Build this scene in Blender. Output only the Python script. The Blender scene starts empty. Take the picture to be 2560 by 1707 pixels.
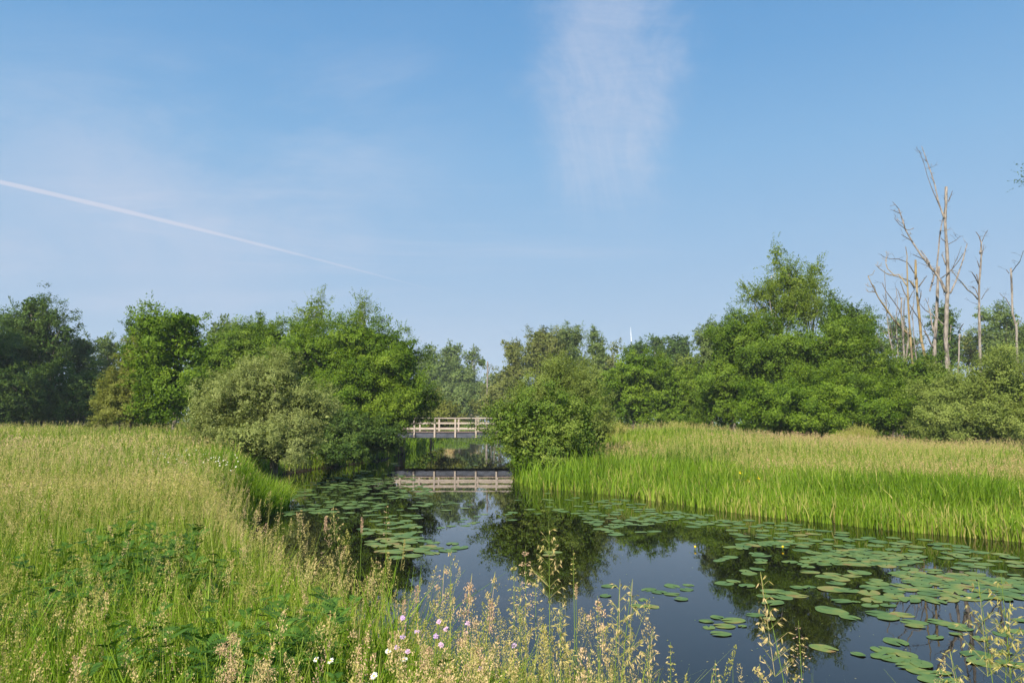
import bpy, math, random
import numpy as np
from mathutils import Vector
PI = math.pi
rad = math.radians
scene = bpy.context.scene
COL = scene.collection
RNG = np.random.default_rng(7)

# ------------------------------------------------------------------ camera model
F, CX, CY = 1849.0, 1280.0, 853.5          # focal length in pixels of the 2560 px wide photograph
HC = 2.2                                    # eye height over the water
PITCH = math.atan((1055 - CY) / F)
cp, sp = math.cos(PITCH), math.sin(PITCH)

def uv(px, py):
    s, t = (px - CX) / F, -(py - CY) / F
    y = cp - t * sp
    return s / y, (sp + t * cp) / y

def at(px, py, Y):
    u, v = uv(px, py)
    return (u * Y, Y, HC + v * Y)

def onwater(px, py):
    u, v = uv(px, py)
    Y = HC / -v
    return u * Y, Y

cam = bpy.data.cameras.new('camera')
cam.sensor_width = 36.0
cam.lens = F / 2560 * 36
cam.clip_start, cam.clip_end = 0.05, 5000
co = bpy.data.objects.new('camera', cam)
COL.objects.link(co)
co.location = (0, 0, HC)
co.rotation_euler = (PI / 2 + PITCH, 0, 0)
scene.camera = co

# ------------------------------------------------------------------ helpers
def tag(o, label=None, cat=None, group=None, kind=None):
    if label: o['label'] = label
    if cat: o['category'] = cat
    if group: o['group'] = group
    if kind: o['kind'] = kind
    return o

def empty(name, loc=(0, 0, 0)):
    o = bpy.data.objects.new(name, None)
    o.location = loc
    o.empty_display_size = 0.2
    COL.objects.link(o)
    return o

def link(name, me, mat, parent=None, loc=None):
    if mat is not None and not me.materials:
        me.materials.append(mat)
    o = bpy.data.objects.new(name, me)
    if parent is not None:
        o.parent = parent
        if loc is None:
            o.location = (-parent.location[0], -parent.location[1], -parent.location[2])
    if loc is not None:
        o.location = loc
    COL.objects.link(o)
    return o

def quads(name, V, attrs=None, smooth=False):
    """V: (n,4,3) array of separate quads; attrs: dict name -> (n,) face values"""
    n = len(V)
    me = bpy.data.meshes.new(name)
    me.vertices.add(n * 4)
    me.vertices.foreach_set('co', np.ascontiguousarray(V, dtype=np.float32).ravel())
    me.loops.add(n * 4)
    me.loops.foreach_set('vertex_index', np.arange(n * 4, dtype=np.int32))
    me.polygons.add(n)
    me.polygons.foreach_set('loop_start', np.arange(0, n * 4, 4, dtype=np.int32))
    for k, a in (attrs or {}).items():
        at_ = me.attributes.new(k, 'FLOAT', 'FACE')
        at_.data.foreach_set('value', np.ascontiguousarray(a, dtype=np.float32))
    me.update()
    return me

def pymesh(name, verts, faces, smooth=False):
    me = bpy.data.meshes.new(name)
    me.from_pydata([tuple(v) for v in verts], [], faces)
    me.update()
    if smooth:
        me.polygons.foreach_set('use_smooth', [True] * len(me.polygons))
    return me

class MB:
    """collects shapes into one mesh"""
    def __init__(s): s.v, s.f = [], []
    def box(s, x0, x1, y0, y1, z0, z1, bev=0.0):
        b = len(s.v)
        for z in (z0, z1):
            for x, y in ((x0, y0), (x1, y0), (x1, y1), (x0, y1)):
                s.v.append((x, y, z))
        s.f += [(b, b+3, b+2, b+1), (b+4, b+5, b+6, b+7), (b, b+1, b+5, b+4), (b+1, b+2, b+6, b+5), (b+2, b+3, b+7, b+6), (b+3, b, b+4, b+7)]
    def tube(s, pts, rads, n=7, cap=True):
        pts = [Vector(p) for p in pts]
        b = len(s.v)
        prev = None
        for i, p in enumerate(pts):
            d = (pts[min(i + 1, len(pts) - 1)] - pts[max(i - 1, 0)])
            d = d.normalized() if d.length > 1e-9 else Vector((0, 0, 1))
            ref = prev if prev is not None else (Vector((1, 0, 0)) if abs(d.x) < 0.8 else Vector((0, 1, 0)))
            a = (ref - d * ref.dot(d)).normalized()
            c = d.cross(a)
            prev = a
            for k in range(n):
                t = 2 * PI * k / n
                s.v.append(tuple(p + (a * math.cos(t) + c * math.sin(t)) * rads[i]))
        for i in range(len(pts) - 1):
            for k in range(n):
                q = b + i * n
                s.f.append((q + k, q + (k + 1) % n, q + n + (k + 1) % n, q + n + k))
        if cap:
            s.f.append(tuple(b + k for k in range(n))[::-1])
            e = b + (len(pts) - 1) * n
            s.f.append(tuple(e + k for k in range(n)))
    def build(s, name, mat, parent=None, smooth=False, loc=None):
        return link(name, pymesh(name, s.v, s.f, smooth), mat, parent, loc)

# ------------------------------------------------------------------ materials
def mat(name):
    m = bpy.data.materials.new(name)
    m.use_nodes = True
    nt = m.node_tree
    for n in list(nt.nodes): nt.nodes.remove(n)
    out = nt.nodes.new('ShaderNodeOutputMaterial')
    return m, nt, out

def node(nt, typ, **kw):
    n = nt.nodes.new(typ)
    for k, v in kw.items():
        if k.startswith('i_'):
            n.inputs[k[2:].replace('_', ' ')].default_value = v
        else:
            setattr(n, k, v)
    return n

def ramp(nt, fac, stops):
    r = nt.nodes.new('ShaderNodeValToRGB')
    e = r.color_ramp.elements
    e[0].position, e[0].color = stops[0][0], (*stops[0][1], 1)
    e[1].position, e[1].color = stops[-1][0], (*stops[-1][1], 1)
    for p, c in stops[1:-1]:
        x = e.new(p); x.color = (*c, 1)
    nt.links.new(fac, r.inputs[0])
    return r

def leafmat(name, stops, trans=0.35, rough=0.55, spec=0.14, patch=0.35, scale=0.6):
    """leaves and blades: colour from the per-face 'tint', nudged by a slow noise; part of the light passes through"""
    m, nt, out = mat(name)
    a = node(nt, 'ShaderNodeAttribute', attribute_name='tint')
    tc = node(nt, 'ShaderNodeNewGeometry')
    nz = node(nt, 'ShaderNodeTexNoise')
    nz.inputs['Scale'].default_value = scale
    nz.inputs['Detail'].default_value = 2
    nt.links.new(tc.outputs['Position'], nz.inputs['Vector'])
    m1 = node(nt, 'ShaderNodeMath', operation='MULTIPLY_ADD')
    nt.links.new(nz.outputs['Fac'], m1.inputs[0])
    m1.inputs[1].default_value = patch * 2
    m1.inputs[2].default_value = -patch
    m2 = node(nt, 'ShaderNodeMath', operation='ADD')
    nt.links.new(m1.outputs[0], m2.inputs[0]); nt.links.new(a.outputs['Fac'], m2.inputs[1])
    r = ramp(nt, m2.outputs[0], stops)
    p = node(nt, 'ShaderNodeBsdfPrincipled')
    p.inputs['Roughness'].default_value = rough
    p.inputs['Specular IOR Level'].default_value = spec
    nt.links.new(r.outputs[0], p.inputs['Base Color'])
    if trans > 0:
        t = node(nt, 'ShaderNodeBsdfTranslucent')
        hs = node(nt, 'ShaderNodeMix', data_type='RGBA', blend_type='MULTIPLY')
        hs.inputs['Factor'].default_value = 1
        hs.inputs['B'].default_value = (1.25, 1.25, 0.6, 1)
        nt.links.new(r.outputs[0], hs.inputs['A'])
        nt.links.new(hs.outputs['Result'], t.inputs['Color'])
        mx = node(nt, 'ShaderNodeMixShader'); mx.inputs[0].default_value = trans
        nt.links.new(p.outputs[0], mx.inputs[1]); nt.links.new(t.outputs[0], mx.inputs[2])
        nt.links.new(mx.outputs[0], out.inputs['Surface'])
    else:
        nt.links.new(p.outputs[0], out.inputs['Surface'])
    return m

def noisemat(name, stops, scale=5.0, rough=0.85, stretch=(1, 1, 1), bump=0.3, detail=6, spec=0.3):
    m, nt, out = mat(name)
    tc = node(nt, 'ShaderNodeNewGeometry')
    mp = node(nt, 'ShaderNodeMapping'); mp.inputs['Scale'].default_value = stretch
    nt.links.new(tc.outputs['Position'], mp.inputs['Vector'])
    nz = node(nt, 'ShaderNodeTexNoise'); nz.inputs['Scale'].default_value = scale; nz.inputs['Detail'].default_value = detail
    nt.links.new(mp.outputs[0], nz.inputs['Vector'])
    r = ramp(nt, nz.outputs['Fac'], stops)
    p = node(nt, 'ShaderNodeBsdfPrincipled'); p.inputs['Roughness'].default_value = rough
    p.inputs['Specular IOR Level'].default_value = spec
    nt.links.new(r.outputs[0], p.inputs['Base Color'])
    if bump:
        b = node(nt, 'ShaderNodeBump'); b.inputs['Strength'].default_value = bump; b.inputs['Distance'].default_value = 0.02
        nt.links.new(nz.outputs['Fac'], b.inputs['Height']); nt.links.new(b.outputs[0], p.inputs['Normal'])
    nt.links.new(p.outputs[0], out.inputs['Surface'])
    return m

M = {}
M['willow'] = leafmat('willow_leaf', [(0, (.10, .135, .028)), (.5, (.180, .240, .046)), (1, (.30, .350, .095))], .3)
M['olive'] = leafmat('olive_leaf', [(0, (.085, .105, .016)), (.5, (.170, .195, .034)), (1, (.28, .29, .075))], .3)
M['fresh'] = leafmat('fresh_leaf', [(0, (.046, .100, .007)), (.5, (.115, .200, .014)), (1, (.24, .335, .035))], .4)
M['sallowgrey'] = leafmat('grey_willow_leaf', [(0, (.11, .145, .034)), (.5, (.225, .270, .080)), (1, (.35, .39, .15))], .3)
M['sallow'] = leafmat('sallow_leaf', [(0, (.060, .115, .014)), (.5, (.135, .215, .028)), (1, (.26, .33, .065))], .35)
M['oak'] = leafmat('oak_leaf', [(0, (.044, .092, .008)), (.5, (.108, .185, .015)), (1, (.22, .305, .038))], .35)
M['dark'] = leafmat('dark_leaf', [(0, (.032, .072, .014)), (.5, (.072, .130, .024)), (1, (.145, .210, .042))], .3)
M['birch'] = leafmat('birch_leaf', [(0, (.070, .120, .012)), (.5, (.145, .215, .024)), (1, (.26, .330, .055))], .4)
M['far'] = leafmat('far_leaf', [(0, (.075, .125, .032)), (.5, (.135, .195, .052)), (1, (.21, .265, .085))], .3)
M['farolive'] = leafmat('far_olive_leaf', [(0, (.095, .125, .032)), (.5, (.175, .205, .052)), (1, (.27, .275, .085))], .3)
M['bark'] = noisemat('bark', [(.3, (.10, .085, .062)), (.7, (.24, .21, .165))], 6, .9, (3, 3, .6))
M['birchbark'] = noisemat('birch_bark', [(.35, (.16, .13, .10)), (.55, (.42, .39, .34))], 5, .8, (1, 1, 3))
M['dead'] = noisemat('dead_wood', [(.3, (.06, .052, .045)), (.45, (.18, .155, .135)), (.6, (.29, .255, .225)), (.75, (.16, .148, .14))], 2.2, .9, (3, 3, .8), .9)
M['deadlichen'] = noisemat('lichened_wood', [(.3, (.13, .10, .07)), (.48, (.26, .19, .08)), (.7, (.33, .27, .20))], 1.3, .85, (2, 2, .6), .5)
M['deaddark'] = noisemat('dark_dead_branch', [(.3, (.06, .05, .042)), (.7, (.15, .125, .10))], 3, .9, (2, 2, .8), .3)
M['rail'] = noisemat('weathered_wood', [(.25, (.22, .185, .155)), (.5, (.38, .325, .285)), (.8, (.50, .44, .39))], 3, .8, (1, 6, 12), .4)
M['girder'] = noisemat('blue_grey_steel', [(.3, (.035, .042, .060)), (.7, (.075, .085, .115))], 2.5, .55, (1, 1, 2), .1)
M['deck'] = noisemat('deck_boards', [(.3, (.12, .075, .06)), (.7, (.24, .17, .14))], 6, .85, (8, 1, 1), .3)
M['grass'] = leafmat('grass_blade', [(0, (.060, .125, .010)), (.45, (.145, .235, .016)), (.8, (.24, .31, .035)), (1, (.36, .33, .10))], .35, patch=.3, scale=.35)
M['hay'] = leafmat('seed_head', [(0, (.29, .29, .07)), (.3, (.44, .38, .14)), (.6, (.56, .43, .23)), (1, (.50, .33, .24))], .25, patch=.35, scale=.9)
M['pinkhay'] = leafmat('pink_seed_head', [(0, (.27, .28, .07)), (.4, (.46, .34, .16)), (1, (.52, .32, .24))], .25, patch=.3, scale=.2)
M['stalk'] = leafmat('grass_stalk', [(0, (.13, .22, .03)), (.6, (.30, .33, .08)), (1, (.44, .38, .16))], .2)
M['reed'] = leafmat('reed_blade', [(0, (.070, .145, .008)), (.5, (.155, .270, .016)), (.85, (.27, .37, .045)), (1, (.42, .38, .13))], .4, patch=.4, scale=.8)
M['reeddry'] = leafmat('dry_reed', [(0, (.40, .31, .15)), (1, (.70, .56, .33))], .2)
M['herb'] = leafmat('herb_leaf', [(0, (.026, .075, .012)), (.6, (.060, .140, .020)), (1, (.12, .22, .035))], .3)
M['pad'] = None

# ------------------------------------------------------------------ the channel and the ground
NEARB = [(-5.6, 16.5), (-4.5, 12.5), (-3.3, 9.8), (-2.2, 7.7), (-1.3, 6.1), (-.5, 4.9), (.3, 4.1), (1.1, 3.5), (2, 3.05), (3.2, 2.7), (8, 2.2), (60, -2)]
RIGHTB = [(60, -1), (40, 4), (20, 9.2), (*onwater(2560, 1352),), (*onwater(2250, 1325),), (*onwater(1900, 1288),), (*onwater(1600, 1244),), (*onwater(1420, 1224),), (.95, 24.6), (.35, 28), (.3, 34), (.7, 51), (-.8, 90), (-2.0, 106), (-4.2, 113)]
LEFTB = [(-8.5, 115), (-10.6, 108), (-9.4, 90), (-7.6, 51), (-7.5, 44), (-8.6, 38), (-9.8, 32), (-8.7, 26), (-6.9, 21), (-6.2, 18)]
POLY = np.array(RIGHTB + LEFTB + NEARB)

def sdist(x, y):
    """signed distance to the water's edge: positive on land"""
    x = np.asarray(x, float); y = np.asarray(y, float)
    d = np.full(x.shape, 1e9); inside = np.zeros(x.shape, bool)
    n = len(POLY)
    for i in range(n):
        ax, ay = POLY[i]; bx, by = POLY[(i + 1) % n]
        ex, ey = bx - ax, by - ay
        t = np.clip(((x - ax) * ex + (y - ay) * ey) / (ex * ex + ey * ey), 0, 1)
        d = np.minimum(d, np.hypot(x - ax - t * ex, y - ay - t * ey))
        c = (ay > y) != (by > y)
        with np.errstate(divide='ignore', invalid='ignore'):
            xi = ax + (y - ay) / (by - ay if by != ay else 1e-9) * ex
        inside ^= c & (x < xi)
    return np.where(inside, -d, d)

def sm(t):
    t = np.clip(t, 0, 1)
    return t * t * (3 - 2 * t)

rb = np.array(sorted(RIGHTB[:8]))
def isright(x, y):
    x = np.asarray(x, float); y = np.asarray(y, float)
    lim = np.interp(x, rb[:, 0], rb[:, 1])
    return np.where(x > 1.0, y > lim - 1.0, x > -3.4 - .052 * (y - 51) if True else False) & (y > 8 - 0 * x) | ((x > 20) & (y > lim - 1))

def wob(x, y):
    return (np.sin(x * .9 + 1.3 * np.sin(y * .37)) * np.cos(y * .71 + np.sin(x * .53)) * .6 + np.sin(x * 2.3 + y * 1.7) * .25)

def gz(x, y):
    x = np.asarray(x, float); y = np.asarray(y, float)
    s = sdist(x, y) + .12 * np.sin(x * 1.9 + y * .8) * np.clip(y / 20, 0, 1)
    R = isright(x, y)
    slope = np.where(R, 2.6, .9)
    land = np.where(R, .38, .66) * sm(s / slope)
    land = land + np.where(R, 0, .60 * sm((y - 9) / 32) * sm(s / 4))
    land = land + 1.0 * np.exp(-(((x - 8) / 6.5) ** 2 + ((y - 41) / 10) ** 2)) * sm(s / 5)
    land = land + .25 * np.where(R, sm((s - 4) / 12), 0)
    land = land + .7 * np.exp(-((y - 52.5) / 3.5) ** 2) * sm(s / 1.5) * np.exp(-(np.abs(x + 3.4) / 14) ** 2)
    land = land + .05 * wob(x * .6, y * .6) * sm(s / 2) * np.clip(y / 6, 0, 1)
    bed = -1.1 * sm(-s / 1.6)
    return np.where(s > 0, land, bed)

def gz1(x, y): return float(gz(np.array([x]), np.array([y]))[0])

def axis(lo, hi, c, fine, n):
    t = np.linspace(-1, 1, n)
    k = 5.5
    a = np.sinh(k * t) / math.sinh(k)
    return np.where(t < 0, c + a * (c - lo), c + a * (hi - c))
gx = axis(-900, 900, 0, .2, 330)
gy = axis(-250, 1500, 8, .2, 330)
X, Y = np.meshgrid(gx, gy)
Z = gz(X, Y)
nv = np.stack([X, Y, Z], -1).reshape(-1, 3)
nx, ny = len(gx), len(gy)
ii = (np.arange(ny - 1)[:, None] * nx + np.arange(nx - 1)[None, :]).ravel()
fc = np.stack([ii, ii + 1, ii + 1 + nx, ii + nx], -1)
me = bpy.data.meshes.new('ground')
me.vertices.add(len(nv)); me.vertices.foreach_set('co', nv.astype(np.float32).ravel())
me.loops.add(len(fc) * 4); me.loops.foreach_set('vertex_index', fc.astype(np.int32).ravel())
me.polygons.add(len(fc)); me.polygons.foreach_set('loop_start', np.arange(0, len(fc) * 4, 4, dtype=np.int32))
me.update(); me.polygons.foreach_set('use_smooth', [True] * len(fc))
m, nt, out = mat('meadow_soil')
g = node(nt, 'ShaderNodeNewGeometry')
n1 = node(nt, 'ShaderNodeTexNoise'); n1.inputs['Scale'].default_value = .5; n1.inputs['Detail'].default_value = 10; n1.inputs['Roughness'].default_value = .7
nt.links.new(g.outputs['Position'], n1.inputs['Vector'])
r = ramp(nt, n1.outputs['Fac'], [(.3, (.035, .075, .012)), (.5, (.075, .115, .022)), (.7, (.14, .15, .05))])
sx = node(nt, 'ShaderNodeSeparateXYZ'); nt.links.new(g.outputs['Position'], sx.inputs[0])
mr = node(nt, 'ShaderNodeMapRange'); mr.inputs['From Min'].default_value = .02; mr.inputs['From Max'].default_value = .3
nt.links.new(sx.outputs['Z'], mr.inputs['Value'])
mx = node(nt, 'ShaderNodeMix', data_type='RGBA'); mx.inputs['A'].default_value = (.035, .025, .014, 1)
nt.links.new(mr.outputs[0], mx.inputs['Factor']); nt.links.new(r.outputs[0], mx.inputs['B'])
p = node(nt, 'ShaderNodeBsdfPrincipled'); p.inputs['Roughness'].default_value = 1; p.inputs['Specular IOR Level'].default_value = .1
nt.links.new(mx.outputs['Result'], p.inputs['Base Color']); nt.links.new(p.outputs[0], out.inputs['Surface'])
tag(link('ground', me, m), kind='structure')

# water
m, nt, out = mat('still_water')
g = node(nt, 'ShaderNodeNewGeometry')
mp = node(nt, 'ShaderNodeMapping'); mp.inputs['Scale'].default_value = (1, .45, 1)
nt.links.new(g.outputs['Position'], mp.inputs['Vector'])
n1 = node(nt, 'ShaderNodeTexNoise'); n1.inputs['Scale'].default_value = 2.2; n1.inputs['Detail'].default_value = 3
nt.links.new(mp.outputs[0], n1.inputs['Vector'])
n2 = node(nt, 'ShaderNodeTexNoise'); n2.inputs['Scale'].default_value = .25; n2.inputs['Detail'].default_value = 1
nt.links.new(mp.outputs[0], n2.inputs['Vector'])
mu = node(nt, 'ShaderNodeMath', operation='MULTIPLY')
nt.links.new(n1.outputs['Fac'], mu.inputs[0]); nt.links.new(n2.outputs['Fac'], mu.inputs[1])
b = node(nt, 'ShaderNodeBump'); b.inputs['Strength'].default_value = .10; b.inputs['Distance'].default_value = .02
nt.links.new(mu.outputs[0], b.inputs['Height'])
p = node(nt, 'ShaderNodeBsdfPrincipled')
p.inputs['Base Color'].default_value = (.0045, .0040, .0030, 1); p.inputs['Roughness'].default_value = .015; p.inputs['IOR'].default_value = 1.333
nt.links.new(b.outputs[0], p.inputs['Normal']); nt.links.new(p.outputs[0], out.inputs['Surface'])
wme = pymesh('water', [(-30, -6, 0), (75, -6, 0), (75, 185, 0), (-30, 185, 0)], [(0, 1, 2, 3)])
tag(link('water', wme, m), kind='structure')

# ------------------------------------------------------------------ foliage
def unit(v): return v / np.maximum(np.linalg.norm(v, axis=-1, keepdims=True), 1e-9)

def leafquads(rng, P, N, L, W, up=0.0):
    """rhombic leaves at P, facing about N; L, W arrays"""
    n = len(P)
    r = unit(rng.normal(size=(n, 3)) + np.array([0, 0, up]))
    t = unit(r - N * np.sum(r * N, -1, keepdims=True))
    w = np.cross(N, t)
    L = np.asarray(L)[:, None]; W = np.asarray(W)[:, None]
    bend = N * L * .12
    V = np.stack([P - t * L * .5, P + w * W * .5 + bend, P + t * L * .5, P - w * W * .5 + bend], 1)
    return V

def crown(rng, ells, n, lr, leaf, aspect=.6, shoots=.14, inner=.10, flat=0.0, shootlen=1.0, up=0.2, ground=None):
    ells = np.array(ells, float)         # cx cy cz rx ry rz
    S = (ells[:, 3] * ells[:, 5] + ells[:, 3] * ells[:, 4] + ells[:, 4] * ells[:, 5])
    nl = int(np.clip(4 * S.sum() / 3 / (lr * lr) * .95, 8, 900))
    ei = rng.choice(len(ells), nl, p=S / S.sum())
    d = unit(rng.normal(size=(nl, 3)) + np.array([0, 0, .15]))
    fr = rng.uniform(.45, .93, nl)
    E = ells[ei]
    C = E[:, :3] + d * E[:, 3:6] * fr[:, None]
    R = lr * rng.uniform(.55, 1.35, nl)
    ltint = rng.normal(0, .15, nl)
    od = unit(d + np.array([0, 0, .55]) + rng.normal(0, .35, (nl, 3)))
    K = 12
    sd = unit(rng.normal(size=(nl, K, 3)) + d[:, None, :] * .35 + np.array([0, 0, .25]))
    SC = C[:, None, :] + sd * (R[:, None, None] * rng.uniform(.45, 1.05, (nl, K, 1))) * np.array([1, 1, 1 - flat]) + od[:, None, :] * (R[:, None, None] * rng.uniform(-.5, .95, (nl, K, 1)))
    # leaves on sub clumps
    ns = int(n * shoots); ni = int(n * inner); nm = n - ns - ni
    li = rng.choice(nl, nm, p=R ** 2 / (R ** 2).sum()); ki = rng.integers(0, K, nm)
    P = SC[li, ki] + rng.normal(size=(nm, 3)) * (R[li] * .17)[:, None] * np.array([1, 1, .8])
    N = unit(unit(P - C[li]) * .8 + d[li] * .4 + rng.normal(size=(nm, 3)) * .52 + np.array([0, 0, .35]))
    s = leaf * rng.uniform(.5, 1.5, nm)
    V = [leafquads(rng, P, N, s, s * aspect)]
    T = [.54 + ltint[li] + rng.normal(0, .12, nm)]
    # inner fill
    ie = rng.choice(len(ells), ni, p=S / S.sum())
    P = ells[ie, :3] + unit(rng.normal(size=(ni, 3))) * ells[ie, 3:6] * (rng.uniform(0, 1, (ni, 1)) ** .45) * .82
    s = leaf * rng.uniform(1.4, 2.6, ni)
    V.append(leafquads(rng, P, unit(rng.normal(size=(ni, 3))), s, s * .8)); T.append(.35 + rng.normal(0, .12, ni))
    # shoots that break the outline
    per = 16
    nsh = max(1, ns // per)
    j = rng.integers(0, nl, nsh)
    outw = unit((C[j] - ells[ei[j], :3]) / ells[ei[j], 3:6])
    dr = unit(outw + rng.normal(size=(nsh, 3)) * .3 + np.array([0, 0, .75 * up * 3]))
    base = C[j] + unit(outw + rng.normal(size=(nsh, 3)) * .4) * R[j, None] * .8
    ln = lr * shootlen * rng.uniform(.5, 1.5, nsh)
    t = rng.uniform(0, 1, (nsh, per, 1)) ** .8
    P = (base[:, None] + dr[:, None] * ln[:, None, None] * t + rng.normal(size=(nsh, per, 3)) * leaf * .55 * (1.2 - t)).reshape(-1, 3)
    N = unit(rng.normal(size=P.shape) * .8 + np.array([0, 0, .6]))
    s = leaf * rng.uniform(.6, 1.15, len(P))
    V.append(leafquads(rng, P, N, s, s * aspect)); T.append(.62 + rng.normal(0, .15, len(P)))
    V = np.concatenate(V); T = np.concatenate(T)
    if ground is not None:
        k = V[:, :, 2].min(1) > ground
        V, T = V[k], T[k]
    return V, T, C

def wood(mb, rng, base, C, height, r0, nlimb=12, n=7):
    """a trunk and its limbs running into the crown"""
    base = np.array(base, float)
    top = base + np.array([rng.normal(0, .03) * height, rng.normal(0, .03) * height, height])
    ts = np.linspace(0, 1, 7)
    wobx = np.cumsum(rng.normal(0, .012, 7)) * height; woby = np.cumsum(rng.normal(0, .012, 7)) * height
    pts = [base + (top - base) * t + np.array([wobx[i], woby[i], 0]) for i, t in enumerate(ts)]
    pts[0] = base - np.array([0, 0, .3])
    mb.tube(pts, [r0 * (1 - .85 * t) for t in ts], n)
    for j in rng.permutation(len(C))[:nlimb]:
        c = C[j]
        h = np.clip((c[2] - base[2]) / height * .6, .1, .85)
        i = int(h * 6); s = pts[i] + (pts[min(i + 1, 6)] - pts[i]) * (h * 6 - i)
        mid = (s + c) / 2 + np.array([0, 0, -.06 * np.linalg.norm(c - s)]) + rng.normal(0, .08, 3)
        rr = r0 * (1 - .85 * h) * .5
        mb.tube([s, mid, c], [rr, rr * .6, rr * .22], 5)

SEED = [100]
def tree(name, label, cat, Yd, ells_px, mat_, leafpx=1.7, cov=5.5, lr=None, barkm='bark', bx=None, group=None,
         aspect=.6, shoots=.14, inner=.10, flat=0., shootlen=1., up=.2, depth=.8, trunk=True, nlimb=14, r0=None, multi=1, crown_name='crown'):
    """ells_px: (px, py, rx, ry[, dY]) in photograph pixels; real distance Yd in metres"""
    SEED[0] += 1
    rng = np.random.default_rng(SEED[0])
    k = Yd / F
    E = []
    area = 0
    for e in ells_px:
        px, py, rx, ry = e[:4]; dy = e[4] if len(e) > 4 else 0
        x, y, z = at(px, py, Yd + dy)
        kk = (Yd + dy) / F
        E.append((x, y, z, rx * kk, rx * kk * depth, ry * kk)); area += rx * ry * PI * .16
    leafpx *= .88
    leaf = max(.05, leafpx * Yd / (F * .4))
    n = int(cov * area / (leafpx ** 2 * aspect * .5) )
    n = min(n, 170000)
    lr = lr or max(.35, min(1.0, .13 * math.sqrt(sum(e[3] * e[5] for e in E)) + .2))
    cxm = np.mean([e[0] for e in E]) if bx is None else at(bx, 1000, Yd)[0]
    cym = E[0][1]
    zb = max(gz1(cxm, cym), 0.05)
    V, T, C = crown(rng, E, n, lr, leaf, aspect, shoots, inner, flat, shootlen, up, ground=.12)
    root = empty(name, (cxm, cym, zb))
    tag(root, label, cat, group)
    ztop = max(e[2] + e[5] for e in E)
    h = (ztop - zb) * .86
    mb = MB()
    r0 = r0 or .018 * h + .05
    for q in range(multi):
        ox = rng.normal(0, .25) if multi > 1 else 0; oy = rng.normal(0, .25) if multi > 1 else 0
        wood(mb, rng, (cxm + ox, cym + oy, zb), C, h * (1 if q == 0 else rng.uniform(.6, .9)), r0, nlimb)
    mb.build('trunk' if multi == 1 else 'stems', M[barkm], root, smooth=True)
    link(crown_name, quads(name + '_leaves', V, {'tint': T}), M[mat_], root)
    return root

# --- left bank
tree('willow_bush', 'rounded grey-green willow bush leaning over the lily pads on the left bank', 'bush', 27.5,
     [(640, 995, 140, 88), (560, 1045, 85, 72), (730, 1040, 80, 80), (655, 1095, 130, 52, -1.2), (600, 955, 75, 36), (690, 950, 70, 38), (765, 1085, 60, 45), (720, 1115, 80, 40, -1), (540, 1090, 50, 35), (515, 1020, 50, 55), (790, 1030, 55, 60), (640, 935, 70, 35)], 'sallowgrey', 1.8, 7.0, lr=.42, bx=690, multi=5, r0=.07, aspect=.38, shoots=.16, shootlen=.8, crown_name='foliage')
tree('alder_tree', 'broad bright green tree overhanging the left end of the footbridge', 'tree', 41,
     [(960, 905, 85, 90), (905, 870, 75, 65), (1000, 985, 68, 85), (900, 980, 90, 85), (1010, 900, 45, 60), (965, 1045, 80, 40), (870, 1050, 60, 55), (1020, 1015, 40, 35)], 'fresh', 1.8, 6.5, bx=880, multi=3, r0=.12, shoots=.16)
tree('waterside_shrub', 'low shrub with leaves coloured dark for shade, trailing over the water between the willow bush and the bridge', 'bush', 36,
     [(865, 1085, 60, 45), (910, 1095, 60, 40), (820, 1110, 45, 42), (950, 1095, 50, 32), (870, 1128, 65, 24, -1.5)], 'dark', 1.8, 8, lr=.4, bx=755, multi=2, r0=.03, nlimb=5, depth=.9, crown_name='foliage')  # dark leaf colour puts in the shade of the bank recess
tree('young_tree', 'yellowish green tree filling the gap between the willow bush and the tree over the bridge', 'tree', 44,
     [(800, 905, 75, 75), (740, 880, 60, 55), (840, 960, 65, 85), (780, 1000, 70, 80)], 'fresh', 1.8, 6, bx=800, multi=2, r0=.10)
tree('birch_tree', 'slender loose-topped birch rising left of the pair above the left thicket', 'tree', 54,
     [(785, 775, 34, 36), (775, 820, 50, 34), (740, 835, 30, 30), (800, 870, 65, 45)], 'birch', 1.6, 3.0, lr=.42, bx=785, barkm='birchbark', shoots=.5, shootlen=2.0, aspect=.55, inner=.03)
tree('birch_tree', 'narrow wispy birch with a leaning tip beside the loose-topped birch', 'tree', 55,
     [(905, 765, 14, 26), (900, 800, 30, 30), (895, 835, 45, 34), (880, 880, 60, 40)], 'birch', 1.6, 3.0, lr=.38, bx=897, barkm='birchbark', shoots=.5, shootlen=1.9, aspect=.5, inner=.03)
tree('hawthorn_bush', 'yellow-green hedge bush directly behind the top of the willow bush', 'bush', 47,
     [(690, 870, 60, 50), (640, 880, 60, 50), (590, 885, 65, 45), (560, 930, 80, 60), (650, 960, 110, 75)], 'oak', 1.8, 5.5, bx=620, multi=3, r0=.09)
tree('bushy_tree', 'mid green bushy tree with two small spires left of the birches', 'tree', 56,
     [(645, 835, 40, 22), (648, 812, 10, 24), (610, 850, 40, 30), (560, 870, 50, 45), (600, 900, 90, 60)], 'oak', 1.7, 5, bx=600, r0=.12)
tree('maple_tree', 'fresh bright green tree with forked branch tips at the edge of the left meadow', 'tree', 37,
     [(420, 850, 75, 50), (455, 805, 50, 32), (385, 815, 45, 34), (480, 880, 55, 50), (400, 920, 70, 50), (430, 985, 75, 45), (390, 1030, 55, 30), (480, 960, 50, 40)], 'fresh', 2.3, 5.5, lr=.55, bx=430, flat=.45, r0=.11, aspect=.65, shoots=.22, shootlen=1.2)
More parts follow.
